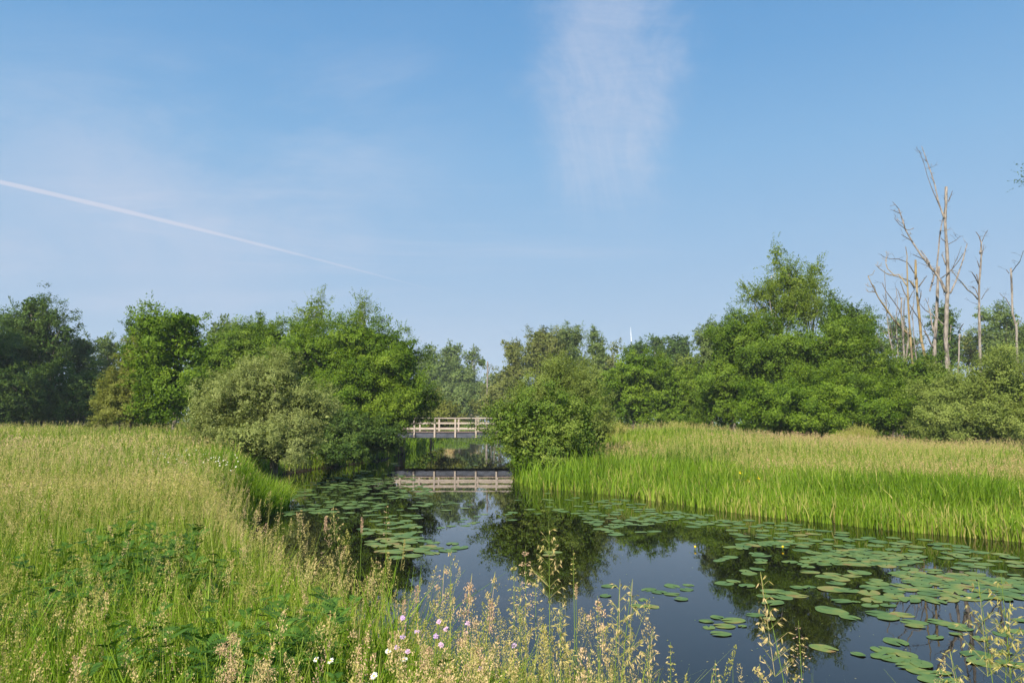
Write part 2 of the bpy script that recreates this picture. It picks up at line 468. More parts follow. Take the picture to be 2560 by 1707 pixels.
tree('olive_bush', 'sloping olive-brown bush left of the bright forked tree', 'bush', 39,
     [(300, 1000, 55, 60), (340, 940, 50, 60), (265, 1030, 35, 35), (330, 1020, 55, 45), (360, 900, 35, 45)], 'olive', 1.8, 6, bx=310, multi=4, r0=.06, aspect=.4, crown_name='foliage')
tree('poplar_tree', 'tall loose bluish tree behind the olive bush, left of the bright forked tree', 'tree', 62,
     [(345, 830, 32, 35), (370, 860, 40, 40), (330, 880, 30, 40)], 'dark', 1.7, 3.5, bx=350, r0=.15, shoots=.25)
tree('poplar_tree', 'small feathery blue-green treetop right of the bright forked tree', 'tree', 66,
     [(560, 820, 28, 18), (535, 835, 25, 25), (590, 825, 12, 16), (555, 865, 40, 30)], 'far', 1.7, 3, bx=555, r0=.12, shoots=.4)
tree('oak_tree', 'tallest dark tree at the left edge with an open ragged crown', 'tree', 66,
     [(85, 770, 38, 34), (70, 815, 58, 42), (125, 800, 30, 28), (100, 860, 75, 50), (165, 835, 28, 28), (20, 860, 50, 45), (40, 820, 25, 25), (90, 910, 85, 50)], 'dark', 1.8, 4.2, lr=.85, bx=85, r0=.24, shoots=.18, nlimb=22)
tree('wood_edge_tree', 'dark tree cut by the left edge of the view, lower than the ragged one', 'tree', 62,
     [(-40, 880, 80, 70), (0, 920, 75, 70), (20, 985, 90, 70), (-70, 980, 80, 80)], 'dark', 1.8, 5, bx=-20, r0=.2)
tree('pale_tree', 'paler round-topped tree between the dark oak and the small gap of sky', 'tree', 70,
     [(205, 870, 35, 30), (200, 910, 50, 50), (220, 960, 50, 50)], 'far', 1.7, 4.5, bx=205, r0=.15)
tree('pale_tree', 'thin-crowned tree showing sky through it left of the olive bush', 'tree', 74,
     [(260, 855, 26, 20), (285, 875, 20, 22), (270, 900, 35, 35), (310, 880, 14, 16), (280, 950, 40, 50)], 'far', 1.7, 3, bx=270, r0=.14, shoots=.3)
tree('shade_shrub', 'deep green shrub, leaves coloured dark for shade, under the ragged oak at the meadow edge', 'bush', 58,
     [(60, 985, 80, 60), (150, 975, 70, 65), (110, 1020, 90, 40)], 'dark', 1.8, 5, bx=100, multi=4, r0=.08, crown_name='foliage')  # these three shrubs carry wood-edge shade in their dark leaf colour
tree('shade_shrub', 'deep green shrub, leaves coloured dark for shade, just left of the olive bush', 'bush', 56,
     [(215, 985, 55, 60), (190, 1025, 60, 35), (250, 1010, 40, 50)], 'dark', 1.8, 5, bx=215, multi=4, r0=.08, crown_name='foliage')
tree('shade_shrub', 'deep green shrub, leaves coloured dark for shade, at the very left edge of the meadow', 'bush', 57,
     [(-30, 1000, 80, 60), (10, 1025, 60, 35)], 'dark', 1.8, 5, bx=-20, multi=4, r0=.08, crown_name='foliage')
# --- beyond the bridge
tree('brown_bush', 'brownish green bush behind the left half of the bridge railing', 'bush', 78,
     [(1080, 1030, 55, 45), (1035, 1020, 50, 45), (1110, 1050, 35, 28), (1060, 1060, 60, 25)], 'olive', 1.6, 5.5, bx=1075, multi=4, r0=.06, crown_name='foliage')
tree('bank_bush', 'low dark green round bush in front of the far poplars', 'bush', 128,
     [(1140, 1005, 35, 28), (1165, 1020, 35, 22)], 'far', 1.6, 5, bx=1150, multi=4, r0=.06, crown_name='foliage')
tree('bank_bush', 'low olive green bush right of the dry reeds beyond the bridge', 'bush', 92,
     [(1235, 1010, 45, 30), (1210, 1025, 30, 22), (1265, 985, 40, 40), (1290, 1020, 45, 35)], 'farolive', 1.6, 5, bx=1245, multi=4, r0=.06, crown_name='foliage')
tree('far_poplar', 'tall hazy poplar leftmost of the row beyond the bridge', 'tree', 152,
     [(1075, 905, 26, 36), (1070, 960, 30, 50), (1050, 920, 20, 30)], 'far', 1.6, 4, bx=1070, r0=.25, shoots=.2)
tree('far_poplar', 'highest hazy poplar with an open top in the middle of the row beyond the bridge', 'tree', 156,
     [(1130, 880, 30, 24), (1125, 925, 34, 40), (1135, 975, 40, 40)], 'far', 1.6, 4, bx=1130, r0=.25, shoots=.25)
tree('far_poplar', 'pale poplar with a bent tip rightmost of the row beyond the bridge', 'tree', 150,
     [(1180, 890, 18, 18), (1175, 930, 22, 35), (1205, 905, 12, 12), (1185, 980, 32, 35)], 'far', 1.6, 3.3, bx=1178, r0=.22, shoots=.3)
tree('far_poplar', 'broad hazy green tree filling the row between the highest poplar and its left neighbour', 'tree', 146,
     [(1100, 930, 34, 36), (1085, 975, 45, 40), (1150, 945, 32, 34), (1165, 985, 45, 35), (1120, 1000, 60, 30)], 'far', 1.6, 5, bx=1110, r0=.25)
tree('gap_shrub', 'thin leafless-looking shrub in the gap beside the broken pale trunk', 'bush', 120,
     [(1235, 945, 14, 30), (1225, 985, 20, 25)], 'farolive', 1.5, 1.8, bx=1232, r0=.06, multi=3, shoots=.5, crown_name='foliage')
# --- right of the channel, far
tree('round_willow', 'separate round grey-green treetop left of the tall willows', 'tree', 98,
     [(1282, 880, 26, 28), (1290, 925, 30, 40), (1270, 960, 40, 40)], 'farolive', 1.6, 4.5, bx=1285, r0=.16)
tree('tall_willow', 'rusty tinted tall willow in the centre of the far clump', 'tree', 94,
     [(1350, 850, 30, 28), (1375, 865, 32, 45), (1335, 900, 40, 50), (1370, 930, 45, 45)], 'farolive', 1.6, 4.2, bx=1360, r0=.22, shoots=.22, aspect=.45)
tree('tall_willow', 'pale airy willow right of the rusty tinted one', 'tree', 97,
     [(1415, 850, 35, 28), (1440, 845, 16, 26), (1425, 900, 40, 50), (1450, 930, 40, 45)], 'far', 1.6, 3.4, bx=1430, r0=.2, shoots=.25, aspect=.45)
tree('tall_willow', 'narrow pale willow with a pointed top, right end of the far clump', 'tree', 96,
     [(1485, 835, 12, 22), (1490, 870, 26, 32), (1505, 915, 38, 40)], 'far', 1.6, 3.2, bx=1490, r0=.18, shoots=.28, aspect=.45)
tree('rusty_shrub', 'sparse reddish shrub top with sky behind it, left of the white mast', 'bush', 90,
     [(1540, 870, 18, 18), (1535, 905, 22, 20)], 'farolive', 1.5, 1.8, bx=1540, r0=.08, shoots=.45)
tree('dark_poplar', 'bluish dark treetop right beside the white turbine blade', 'tree', 118,
     [(1600, 872, 26, 18), (1575, 885, 20, 20), (1605, 910, 40, 30)], 'dark', 1.6, 4.5, bx=1595, r0=.22)
tree('dark_poplar', 'bluish dark small treetop between the turbine blade and the round one', 'tree', 120,
     [(1643, 860, 18, 22), (1650, 895, 25, 30)], 'dark', 1.6, 4.2, bx=1645, r0=.22)
tree('dark_poplar', 'bluish dark round treetop standing free against the sky', 'tree', 116,
     [(1690, 865, 30, 34), (1705, 880, 24, 30), (1680, 900, 30, 30)], 'dark', 1.6, 4.5, bx=1692, r0=.22)
tree('hedge_shrub', 'bright green hedge bush behind the waterside bush', 'bush', 62,
     [(1480, 975, 70, 65), (1430, 1000, 60, 60), (1510, 1010, 60, 45)], 'willow', 1.7, 5.5, bx=1470, multi=4, r0=.08)
tree('hedge_tree', 'rich green hedge tree with a pointed top under the blue-dark treetops', 'tree', 58,
     [(1600, 930, 60, 50), (1560, 960, 60, 55), (1640, 960, 60, 60), (1590, 1010, 85, 50)], 'fresh', 1.7, 6, bx=1600, multi=3, r0=.10)
tree('hedge_shrub', 'yellow-green hedge bush left of the big right-hand tree', 'bush', 55,
     [(1710, 965, 60, 50), (1680, 1010, 60, 50), (1740, 1020, 55, 50), (1700, 1045, 70, 28)], 'oak', 1.7, 6, bx=1705, multi=4, r0=.08)
tree('hedge_shrub', 'grey-green hedge bush above and behind the yellow-green one', 'bush', 66,
     [(1720, 935, 45, 35), (1660, 945, 50, 40), (1770, 945, 40, 40)], 'willow', 1.7, 5, bx=1715, multi=3, r0=.08)
tree('aspen_tree', 'bluish green tree partly hidden behind the left shoulder of the big tree', 'tree', 64,
     [(1765, 855, 28, 35), (1790, 840, 30, 35), (1770, 900, 35, 35)], 'far', 1.7, 4.5, bx=1775, r0=.16)
# --- the big group on the right
tree('birch_tree', 'tall airy birch crowning the big group on the right bank', 'tree', 50,
     [(1940, 645, 14, 34), (1958, 688, 32, 40), (1990, 715, 38, 42), (1985, 765, 50, 40), (1940, 740, 55, 34), (1895, 742, 36, 20), (1960, 790, 70, 40), (1885, 800, 50, 30)], 'birch', 1.6, 4.0, lr=.42, bx=1955, barkm='birchbark', shoots=.5, shootlen=1.9, inner=.03, r0=.16, nlimb=22)
tree('birch_tree', 'second airy birch top with upswept twigs just right of the tallest birch', 'tree', 51,
     [(2042, 675, 18, 28), (2026, 716, 30, 30), (2030, 760, 42, 40)], 'birch', 1.6, 3.6, lr=.4, bx=2030, barkm='birchbark', shoots=.5, shootlen=1.9, inner=.03, r0=.13, nlimb=16)
tree('oak_tree', 'massive round green tree forming the body of the right group', 'tree', 46,
     [(2010, 900, 120, 75), (2090, 880, 75, 62), (1930, 900, 90, 70), (2120, 850, 60, 50), (2060, 960, 130, 70), (2180, 950, 60, 75), (2160, 850, 30, 35)], 'oak', 1.8, 6.5, bx=2050, multi=2, r0=.22, shoots=.16)
tree('alder_tree', 'dense green tree on the left shoulder of the right group', 'tree', 47,
     [(1850, 840, 60, 50), (1830, 900, 65, 65), (1800, 960, 70, 70), (1860, 970, 80, 80), (1810, 1020, 60, 50)], 'oak', 1.8, 6, bx=1830, multi=2, r0=.14)
tree('hazel_bush', 'low spreading bush with yellowish sprays in front of the big oak', 'bush', 42,
     [(1980, 1010, 110, 60), (1900, 1010, 60, 60), (2070, 1010, 90, 65), (2170, 1020, 80, 55), (2010, 1050, 140, 34), (2200, 1050, 70, 32)], 'fresh', 1.8, 6, bx=2010, multi=5, r0=.07, flat=.35, crown_name='foliage')
tree('crown_top_tree', 'dark pointed sapling top on the right shoulder of the oak', 'tree', 49,
     [(2085, 770, 26, 30), (2130, 790, 26, 28), (2075, 810, 40, 30), (2170, 815, 30, 30)], 'dark', 1.7, 4, bx=2100, r0=.10, shoots=.35, shootlen=1.3)
tree('willow_bush', 'dense round grey-green willow bush at the right edge of the view', 'bush', 39,
     [(2400, 990, 90, 70), (2480, 960, 85, 62), (2560, 985, 90, 75), (2350, 1035, 75, 58), (2450, 1050, 115, 50), (2520, 1070, 100, 38), (2380, 1075, 90, 32), (2570, 1050, 80, 45), (2640, 970, 80, 70)], 'willow', 1.8, 6.5, bx=2460, multi=6, r0=.07, aspect=.45, crown_name='foliage')
tree('hazel_bush', 'dark green bush in the gap between the oak and the right willow bush', 'bush', 44,
     [(2300, 965, 55, 60), (2270, 1010, 50, 50), (2340, 950, 50, 50), (2300, 1050, 60, 35)], 'oak', 1.8, 6, bx=2295, multi=4, r0=.07, crown_name='foliage')
# behind the dead trees
tree('dark_poplar', 'dark narrow tree standing directly behind the tallest dead trunk', 'tree', 84,
     [(2360, 810, 32, 40), (2365, 860, 40, 40), (2350, 900, 50, 40)], 'dark', 1.7, 4.5, bx=2360, r0=.2)
tree('far_poplar', 'thin tree behind the leftmost dead trunks', 'tree', 88,
     [(2245, 830, 30, 35), (2270, 870, 35, 40), (2200, 870, 35, 40)], 'far', 1.7, 3.2, bx=2245, r0=.18, shoots=.25)
tree('far_poplar', 'hazy open tree between the two single dead trunks at the right', 'tree', 86,
     [(2510, 800, 42, 34), (2480, 850, 45, 45), (2550, 850, 50, 50), (2520, 890, 70, 40), (2460, 790, 24, 14), (2600, 830, 50, 50)], 'far', 1.7, 3.6, bx=2515, r0=.2, shoots=.2)
tree('far_poplar', 'low hazy tree right of the tallest dead trunk', 'tree', 90,
     [(2420, 860, 28, 28), (2430, 895, 40, 30)], 'farolive', 1.7, 3.0, bx=2425, r0=.16, shoots=.25)
# waterside bush
tree('waterside_bush', 'leafy green bush hanging over the right bank beside the footbridge', 'bush', 28,
     [(1370, 1060, 95, 75), (1292, 1065, 66, 65), (1430, 1080, 70, 70), (1330, 1130, 70, 45), (1410, 1120, 75, 45)], 'sallow', 2.0, 6, bx=1395, multi=5, r0=.06, shoots=.2, crown_name='foliage')
tree('waterside_willow', 'pale willow growing up out of the top of the waterside bush', 'bush', 31,
     [(1385, 985, 70, 50), (1440, 1010, 60, 50), (1340, 1010, 50, 45), (1480, 1080, 45, 50), (1398, 945, 42, 34), (1360, 960, 30, 28)], 'willow', 1.9, 5, bx=1410, multi=4, r0=.06, shoots=.25, aspect=.35, crown_name='foliage')
tree('bank_bush', 'green bush behind the middle of the bridge railing, below the highest poplar', 'bush', 142,
     [(1120, 1020, 45, 26), (1100, 985, 35, 35), (1160, 990, 35, 35), (1200, 1015, 40, 28), (1225, 975, 25, 35)], 'far', 1.6, 5, bx=1160, multi=4, r0=.06, crown_name='foliage')
tree('hazel_bush', 'bush under the dead trees, filling the notch right of the oak', 'bush', 56,
     [(2235, 970, 50, 55), (2280, 950, 45, 50), (2200, 950, 40, 60), (2250, 1020, 60, 50)], 'oak', 1.7, 6, bx=2240, multi=4, r0=.07, crown_name='foliage')
rng = np.random.default_rng(6)
E = []
for k_ in range(110):
    q = k_ / 109
    if k_ < 62: x, y = 5 + q * 95 + rng.normal(0, 1), 66 + rng.normal(0, 2.5) + 6 * math.sin(q * 20)
    else: x, y = -8 - (k_ - 62) * 1.15 + rng.normal(0, 1), 66 + rng.normal(0, 3)
    h = rng.uniform(2.2, 3.8)
    E.append((x, y, gz1(x, y) + h * .35, 1.7, 1.7, h * .6))
V, T, C = crown(rng, E, 60000, .7, .17, .7, .12, .15, ground=.2)
tag(link('undergrowth', quads('undergrowth', V, {'tint': T}), M['oak']), 'low tangled undergrowth closing the gaps beneath the hedges', 'undergrowth', kind='stuff')
# the tree whose twigs reach in at the right edge, its trunk outside the picture
tree('edge_tree', 'leafy twigs of a tree reaching in high at the right edge', 'tree', 24,
     [(2650, 432, 60, 50), (2750, 500, 120, 100)], 'dark', 2.2, 2.2, lr=.5, bx=2740, shoots=.35, shootlen=1.2, r0=.2)
# guessed trees left of the view, added to keep the wood edge in shade
for x, y, h, lb in ((-39, 45, 20, 'unseen tall poplar added outside the left edge, nearest the meadow wood, casting shade on it'), (-47, 47, 21, 'unseen tall poplar added for shade outside the left edge, second from the picture'), (-55, 44, 19, 'unseen tall poplar added for shade outside the left edge, farthest from the picture')):
    SEED[0] += 1
    rng = np.random.default_rng(SEED[0])
    z = gz1(x, y)
    V, T, C = crown(rng, [(x, y, z + h * .55, 3.6, 3.6, h * .36), (x, y, z + h * .8, 2.4, 2.4, h * .2), (x, y, z + h * .3, 3.0, 3.0, h * .2)], 16000, 1.1, .24)
    t = empty('shade_poplar', (x, y, z)); tag(t, lb, 'tree', 'added poplars outside the left edge')
    mb = MB(); wood(mb, rng, (x, y, z), C, h * .9, .3, 10); mb.build('trunk', M['bark'], t, smooth=True)
    link('crown', quads('poplar_leaves', V, {'tint': T}), M['dark'], t)

# far wood closing the horizon
rng = np.random.default_rng(5)
E = []
for a in np.arange(-.95, .96, .022):
    d = rng.uniform(185, 230)
    h = rng.uniform(8, 14) * (1.0 if a < -.1 or a > .02 else .8)
    E.append((a * d, d, h * .5, 5, 5, h * .55))
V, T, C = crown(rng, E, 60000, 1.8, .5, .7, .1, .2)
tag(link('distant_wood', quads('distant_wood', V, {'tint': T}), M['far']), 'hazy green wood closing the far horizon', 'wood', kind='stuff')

# ------------------------------------------------------------------ dead trees
def Z1(x, y): return (2170 + x / 4.479, 350 + y / 4.479)
def Z2(x, y): return (2170 + x / 4.479, 650 + y / 4.479)

def deadtree(label, Yd, trunk, r, branches, m='dead'):
    rng = np.random.default_rng(int(Yd * 100) % 9999)
    k = Yd / F
    def P(p, dy=0):
        return at(p[0], p[1], Yd + dy)
    b = P(trunk[0])
    x0 = b[0]; z0 = gz1(x0, Yd)
    root = empty('dead_tree', (x0, Yd, z0))
    tag(root, label, 'dead tree', 'dead trees behind the right bank bushes')
    def path(pts, r0, r1, dy0, dy1, base=False):
        P3 = [P(p, dy0 + (dy1 - dy0) * i / (len(pts) - 1)) for i, p in enumerate(pts)]
        if base: P3 = [(P3[0][0], Yd, z0 - .3)] + P3
        # refine with a little waver
        Q = []
        for i in range(len(P3) - 1):
            a, c = np.array(P3[i]), np.array(P3[i + 1])
            n = max(2, int(np.linalg.norm(c - a) / .5))
            for j in range(n): Q.append(a + (c - a) * j / n)
        Q.append(np.array(P3[-1]))
        Q = np.array(Q)
        Q[1:] += np.cumsum(rng.normal(0, .012, (len(Q) - 1, 3)), 0) * .5
        L = np.linspace(0, 1, len(Q))
        R = (r0 + (r1 - r0) * L) * k * .96 * (1 + rng.normal(0, .09, len(Q)))
        return [tuple(q) for q in Q], list(np.maximum(R, .009))
    mb = MB(); a, R = path(trunk, r[0], r[1], 0, 0, True); mb.tube(a, R, 10)
    mb.build('trunk', M[m], root, smooth=True)
    for i, (pts, r0, r1, *o) in enumerate(branches):
        mb = MB()
        dy = rng.uniform(-2.0, 2.0) if not o else o[0]
        a, R = path(pts, r0, r1, 0, dy * min(1, math.hypot(pts[-1][0] - pts[0][0], pts[-1][1] - pts[0][1]) / 60))
        mb.tube(a, R, 6)
        # short side twigs
        for t in range(max(0, len(a) // 2)):
            q = np.array(a[rng.integers(len(a) // 3, len(a))])
            d = unit(rng.normal(size=3) * np.array([1, .6, .6]) + np.array([0, 0, .7])) * rng.uniform(.25, .9)
            rr = max(.010, .25 * r0 * k)
            mid_ = q + d * .5 + rng.normal(0, .06, 3)
            mb.tube([q, mid_, q + d], [rr, rr * .8, rr * .6], 4)
            e_ = unit(d + rng.normal(0, .5, 3)) * np.linalg.norm(d) * .5
            mb.tube([mid_, mid_ + e_], [rr * .7, rr * .5], 4)
        mb.build('branch', M['deaddark' if r0 < 1.9 else m], root, smooth=True)
    return root

deadtree('tallest bare dead tree, its long forked branch leaning left to the highest tip', 62,
    [(2370, 940), Z2(895, 1110), Z2(880, 880), Z2(885, 700), Z2(895, 450), Z2(905, 150), Z1(890, 1200), Z1(873, 900), Z1(884, 700), Z1(886, 515)], (7.4, 3.0),
    [([Z1(855, 880), Z1(790, 700), Z1(755, 520), Z1(715, 390), Z1(665, 250), Z1(600, 70)], 2.7, .8),
     ([Z1(785, 700), Z1(730, 580), Z1(700, 500), Z1(660, 380), Z1(630, 260), Z1(580, 130), Z1(545, 90)], 1.3, .5),
     ([Z1(665, 250), Z1(620, 215)], .8, .5), ([Z1(600, 150), Z1(570, 140)], .7, .4),
     ([Z2(870, 365), Z2(820, 240), Z2(760, 150), Z1(680, 1390), Z1(600, 1290), Z1(500, 1140), Z1(425, 1000), Z1(385, 870), Z1(350, 770)], 4.0, 1.3),
     ([Z1(505, 1140), Z1(440, 1100), Z1(375, 1060)], 1.3, .8), ([Z1(430, 1005), Z1(355, 950), Z1(300, 880), Z1(312, 840)], 1.1, .5),
     ([Z1(365, 825), Z1(310, 800), Z1(255, 780)], .9, .5), ([Z1(690, 1380), Z1(640, 1300), Z1(590, 1240)], 1.9, 1.4),
     ([Z1(630, 1340), Z1(560, 1310), Z1(505, 1285)], 1.2, .8), ([Z1(735, 1480), Z1(680, 1420), Z1(612, 1395)], 1.4, .7),
     ([Z2(922, 372), Z2(990, 230), Z1(1060, 1350), Z1(1110, 1160)], 2.4, 1.3),
     ([Z1(820, 1550), Z1(940, 1450), Z1(1010, 1360), Z1(1070, 1270)], 1.3, 1.0), ([Z1(945, 1440), Z1(1010, 1290), Z1(1045, 1190)], .9, .5),
     ([Z1(895, 1170), Z1(980, 1125), Z1(1030, 1080), Z1(1065, 1076)], .9, .4), ([Z1(870, 1145), Z1(820, 1100)], 1.0, .8),
     ([Z1(872, 1400), Z1(850, 1330), Z1(832, 1285)], 2.4, 1.4), ([Z1(900, 690), Z1(925, 630), Z1(945, 570)], 1.2, .7),
     ([Z1(868, 700), Z1(850, 650)], .9, .7), ([Z1(850, 830), Z1(862, 740), Z1(885, 660)], 1.2, .8),
     ([Z2(853, 730), Z2(780, 660), Z2(700, 600), Z2(650, 565)], 1.9, 1.0), ([Z2(860, 400), Z2(840, 365)], 1.0, .7)])
deadtree('snapped dead tree just left of the tallest one, a broken limb hanging from its top', 64,
    [(2336, 930), Z2(745, 1150), Z2(745, 950), Z2(765, 600), Z2(775, 350), Z2(780, 200), Z2(787, 70)], (6.2, 3.4),
    [([Z2(765, 160), Z1(775, 1400), Z1(792, 1250), Z1(805, 1080), Z1(825, 960), Z1(845, 870)], 2.6, 1.4),
     ([Z2(745, 160), Z2(720, 250), Z2(692, 350)], 2.8, 2.0), ([Z2(735, 990), Z2(700, 930), Z2(670, 850), Z2(630, 790)], 2.4, 1.6),
     ([Z2(735, 800), Z2(712, 700), Z2(690, 560), Z2(665, 480)], 3.0, .8), ([Z2(700, 600), Z2(640, 560), Z2(580, 480), Z2(560, 430)], .9, .6)])
deadtree('dead tree with a clean-broken top and a branch forking right, left of the snapped one', 66,
    [(2318, 930), Z2(640, 1080), Z2(600, 900), Z2(570, 600), Z2(550, 400), Z2(540, 200), Z1(530, 1560), Z1(530, 1345)], (4.8, 2.6),
    [([Z2(565, 305), Z2(620, 230), Z2(660, 175)], 1.7, .9), ([Z2(530, 310), Z2(480, 240), Z2(430, 220), Z2(340, 190), Z2(200, 150), Z2(120, 90), Z2(80, 50)], 1.9, .7),
     ([Z1(518, 1490), Z1(440, 1370), Z1(340, 1332), Z1(250, 1330), Z1(180, 1310), Z1(140, 1280)], 1.3, .7), ([Z2(570, 470), Z2(590, 400), Z2(592, 340)], 1.5, .7),
     ([Z2(530, 150), Z2(505, 130)], 1.5, 1.0)], 'deadlichen')
deadtree('yellow-lichened dead tree whose long low branch sweeps out to the left', 63,
    [(2284, 940), Z2(495, 1110), Z2(480, 930), Z2(465, 700), Z2(450, 450), Z2(445, 200), Z2(440, 0), Z1(442, 1300), Z1(425, 1190)], (4.4, .9),
    [([Z2(470, 850), Z2(380, 760), Z2(300, 680), Z2(200, 540), Z2(120, 420), Z2(60, 300), Z2(0, 180)], 3.2, .9),
     ([Z2(80, 360), Z2(35, 340)], .9, .5), ([Z2(435, 290), Z2(390, 220), Z2(345, 165), Z1(290, 1510), Z1(220, 1440), Z1(200, 1380), Z1(207, 1310)], 1.9, .7),
     ([Z2(460, 440), Z2(500, 360), Z2(530, 330)], 1.2, .7), ([Z2(440, 420), Z2(400, 350), Z2(360, 240)], 1.7, .8), ([Z2(470, 240), Z2(520, 320)], 1.3, 1.0),
     ([Z2(490, 1000), Z2(540, 950), Z2(580, 900)], 1.4, .9), ([Z2(470, 600), Z2(505, 515)], 1.2, .7), ([Z2(465, 500), Z2(530, 600), Z2(600, 700), Z2(650, 800)], 1.2, .6)], 'deadlichen')
deadtree('pale twin-stemmed dead tree low in the left part of the dead group', 61,
    [(2261, 960), Z2(400, 1250), Z2(400, 1050), Z2(385, 800), Z2(370, 600), Z2(372, 420)], (4.0, 1.6),
    [([Z2(410, 1170), Z2(435, 1050), Z2(450, 880), Z2(440, 760)], 3.0, 1.4), ([Z2(390, 900), Z2(400, 700), Z2(405, 500), Z2(410, 430)], 2.0, 1.0),
     ([Z2(365, 440), Z2(340, 350), Z2(305, 300)], 1.1, .6), ([Z2(370, 600), Z2(340, 540), Z2(290, 470), Z2(200, 350), Z2(155, 260)], 1.8, .7),
     ([Z2(400, 1200), Z2(440, 1120), Z2(470, 1050)], 2.2, 1.2), ([Z2(385, 900), Z2(300, 870), Z2(220, 860)], 1.0, .6)])
deadtree('thinnest dead tree standing farthest left in the dead group', 68,
    [(2238, 930), Z2(285, 1040), Z2(240, 830), Z2(215, 600), Z2(202, 400), Z2(192, 200), Z2(190, 110)], (2.9, .6),
    [([Z2(225, 870), Z2(180, 800), Z2(100, 720)], 1.5, .9), ([Z2(205, 480), Z2(165, 390)], .9, .5), ([Z2(215, 600), Z2(240, 500), Z2(215, 455)], .8, .5)])
deadtree('cluster of thin grey dead stems rising from one foot left of the lichened tree', 64,
    [(2250, 950), (2246, 900), (2243, 850), (2240, 800), (2243, 755), (2240, 720)], (2.2, .7),
    [([(2248, 920), (2236, 880), (2228, 830), (2221, 790)], 1.5, .6), ([(2249, 920), (2256, 870), (2262, 820), (2260, 780)], 1.6, .6), ([(2244, 860), (2234, 820), (2232, 780)], 1.0, .5),
     ([(2250, 930), (2222, 895), (2200, 860), (2190, 830)], 1.3, .6), ([(2242, 800), (2252, 770), (2256, 745)], .9, .5)])
deadtree('leaning thin dead stem between the lichened tree and the clean-broken one', 67,
    [(2296, 950), (2290, 900), (2284, 850), (2280, 790), (2284, 740), (2281, 700)], (2.0, .6),
    [([(2288, 890), (2300, 840), (2306, 800)], 1.1, .5), ([(2281, 800), (2272, 765), (2273, 735)], .9, .5), ([(2286, 860), (2270, 830), (2262, 815)], .9, .5)])
deadtree('solitary straight dead tree with a two-pronged tip, right of the tallest one', 65,
    [(2450, 940), Z2(1255, 1040), Z2(1250, 800), Z2(1245, 450), Z2(1245, 300), Z2(1262, 80), Z1(1268, 1300), Z1(1270, 1140)], (4.6, 1.8),
    [([Z1(1268, 1150), Z1(1245, 1080), Z1(1210, 1030)], 1.5, .9), ([Z1(1275, 1140), Z1(1310, 1060), Z1(1340, 1010)], 1.1, .6),
     ([Z2(1230, 440), Z2(1180, 380), Z2(1120, 340), Z2(1060, 260), Z2(1000, 200), Z2(930, 100)], 1.9, .9), ([Z2(1235, 265), Z2(1200, 190), Z2(1160, 130)], 1.6, .9),
     ([Z2(1235, 400), Z2(1205, 330), Z2(1168, 295)], 1.5, .9), ([Z2(1270, 440), Z2(1310, 370), Z2(1350, 320)], 1.0, .5), ([Z1(1275, 1300), Z1(1300, 1170)], 1.0, .7),
     ([Z1(1248, 1430), Z1(1225, 1355)], 1.2, .9), ([Z2(1225, 495), Z2(1165, 475)], .7, .4), ([Z2(1215, 160), Z2(1240, 260)], 1.4, 1.0), ([Z1(1260, 1270), Z1(1255, 1240)], 3.0, 2.0)])
deadtree('dead tree with a curved twig at the right edge of the view', 67,
    [(2543, 940), Z2(1665, 1100), Z2(1655, 750), Z2(1610, 600), Z2(1600, 300), Z2(1590, 95)], (4.2, 2.0),
    [([Z2(1600, 150), Z2(1650, 80), Z2(1700, 20), Z1(1740, 1240)], 1.3, .7), ([Z2(1655, 750), Z2(1690, 670)], 2.0, 1.0),
     ([Z2(1595, 520), Z2(1545, 430), Z2(1510, 410), Z2(1470, 370)], 1.0, .5), ([Z2(1580, 150), Z2(1550, 110)], 1.1, .7)])
deadtree('short pale dead stump between the tallest and the solitary dead tree', 60,
    [(2396, 930), Z2(1018, 1130), Z2(1022, 950), Z2(1030, 830)], (2.6, 2.0), [([Z2(1010, 820), Z2(1040, 750), Z2(1065, 715)], 1.6, .8)])
deadtree('lone broken pale trunk far beyond the bridge, in the gap between the clumps', 118,
    [(1217, 1010), (1218, 985), (1219, 940), (1219, 903)], (3.0, 1.6), [([(1219, 940), (1223, 925), (1226, 915)], 1.0, .6)])

# ------------------------------------------------------------------ the footbridge
def wx(px, Y=51.4): return at(px, 1060, Y)[0]
root = empty('foot_bridge', (-4.3, 52.9, 1.45))
tag(root, 'wooden railed footbridge with a blue-grey steel girder across the channel', 'bridge')
YN, YFAR = 51.4, 54.4
zb0, zdk = at(1140, 1094, YN)[2], at(1140, 1080.5, YN)[2]
ztop = at(1140, 1044.5, YN)[2]
pxs = [832, 883, 934, 985, 1036, 1087, 1138.5, 1190, 1241, 1292, 1343]
px_ = [wx(p) for p in pxs]
xa, xb = px_[0] - .3, px_[-1] + .3
for y0 in (YN, YFAR - .08):
    mb = MB(); mb.box(xa, xb, y0, y0 + .08, zb0 + .02, zdk - .02); mb.box(xa, xb, y0 - .05, y0 + .13, zb0, zb0 + .018); mb.box(xa, xb, y0 - .05, y0 + .13, zdk - .018, zdk)
    mb.build('girder', M['girder'], root)
mb = MB()
x = xa
while x < xb:
    mb.box(x, x + .14, YN - .02, YFAR + .02, zdk + .002, zdk + .045); x += .15
mb.build('deck', M['deck'], root)
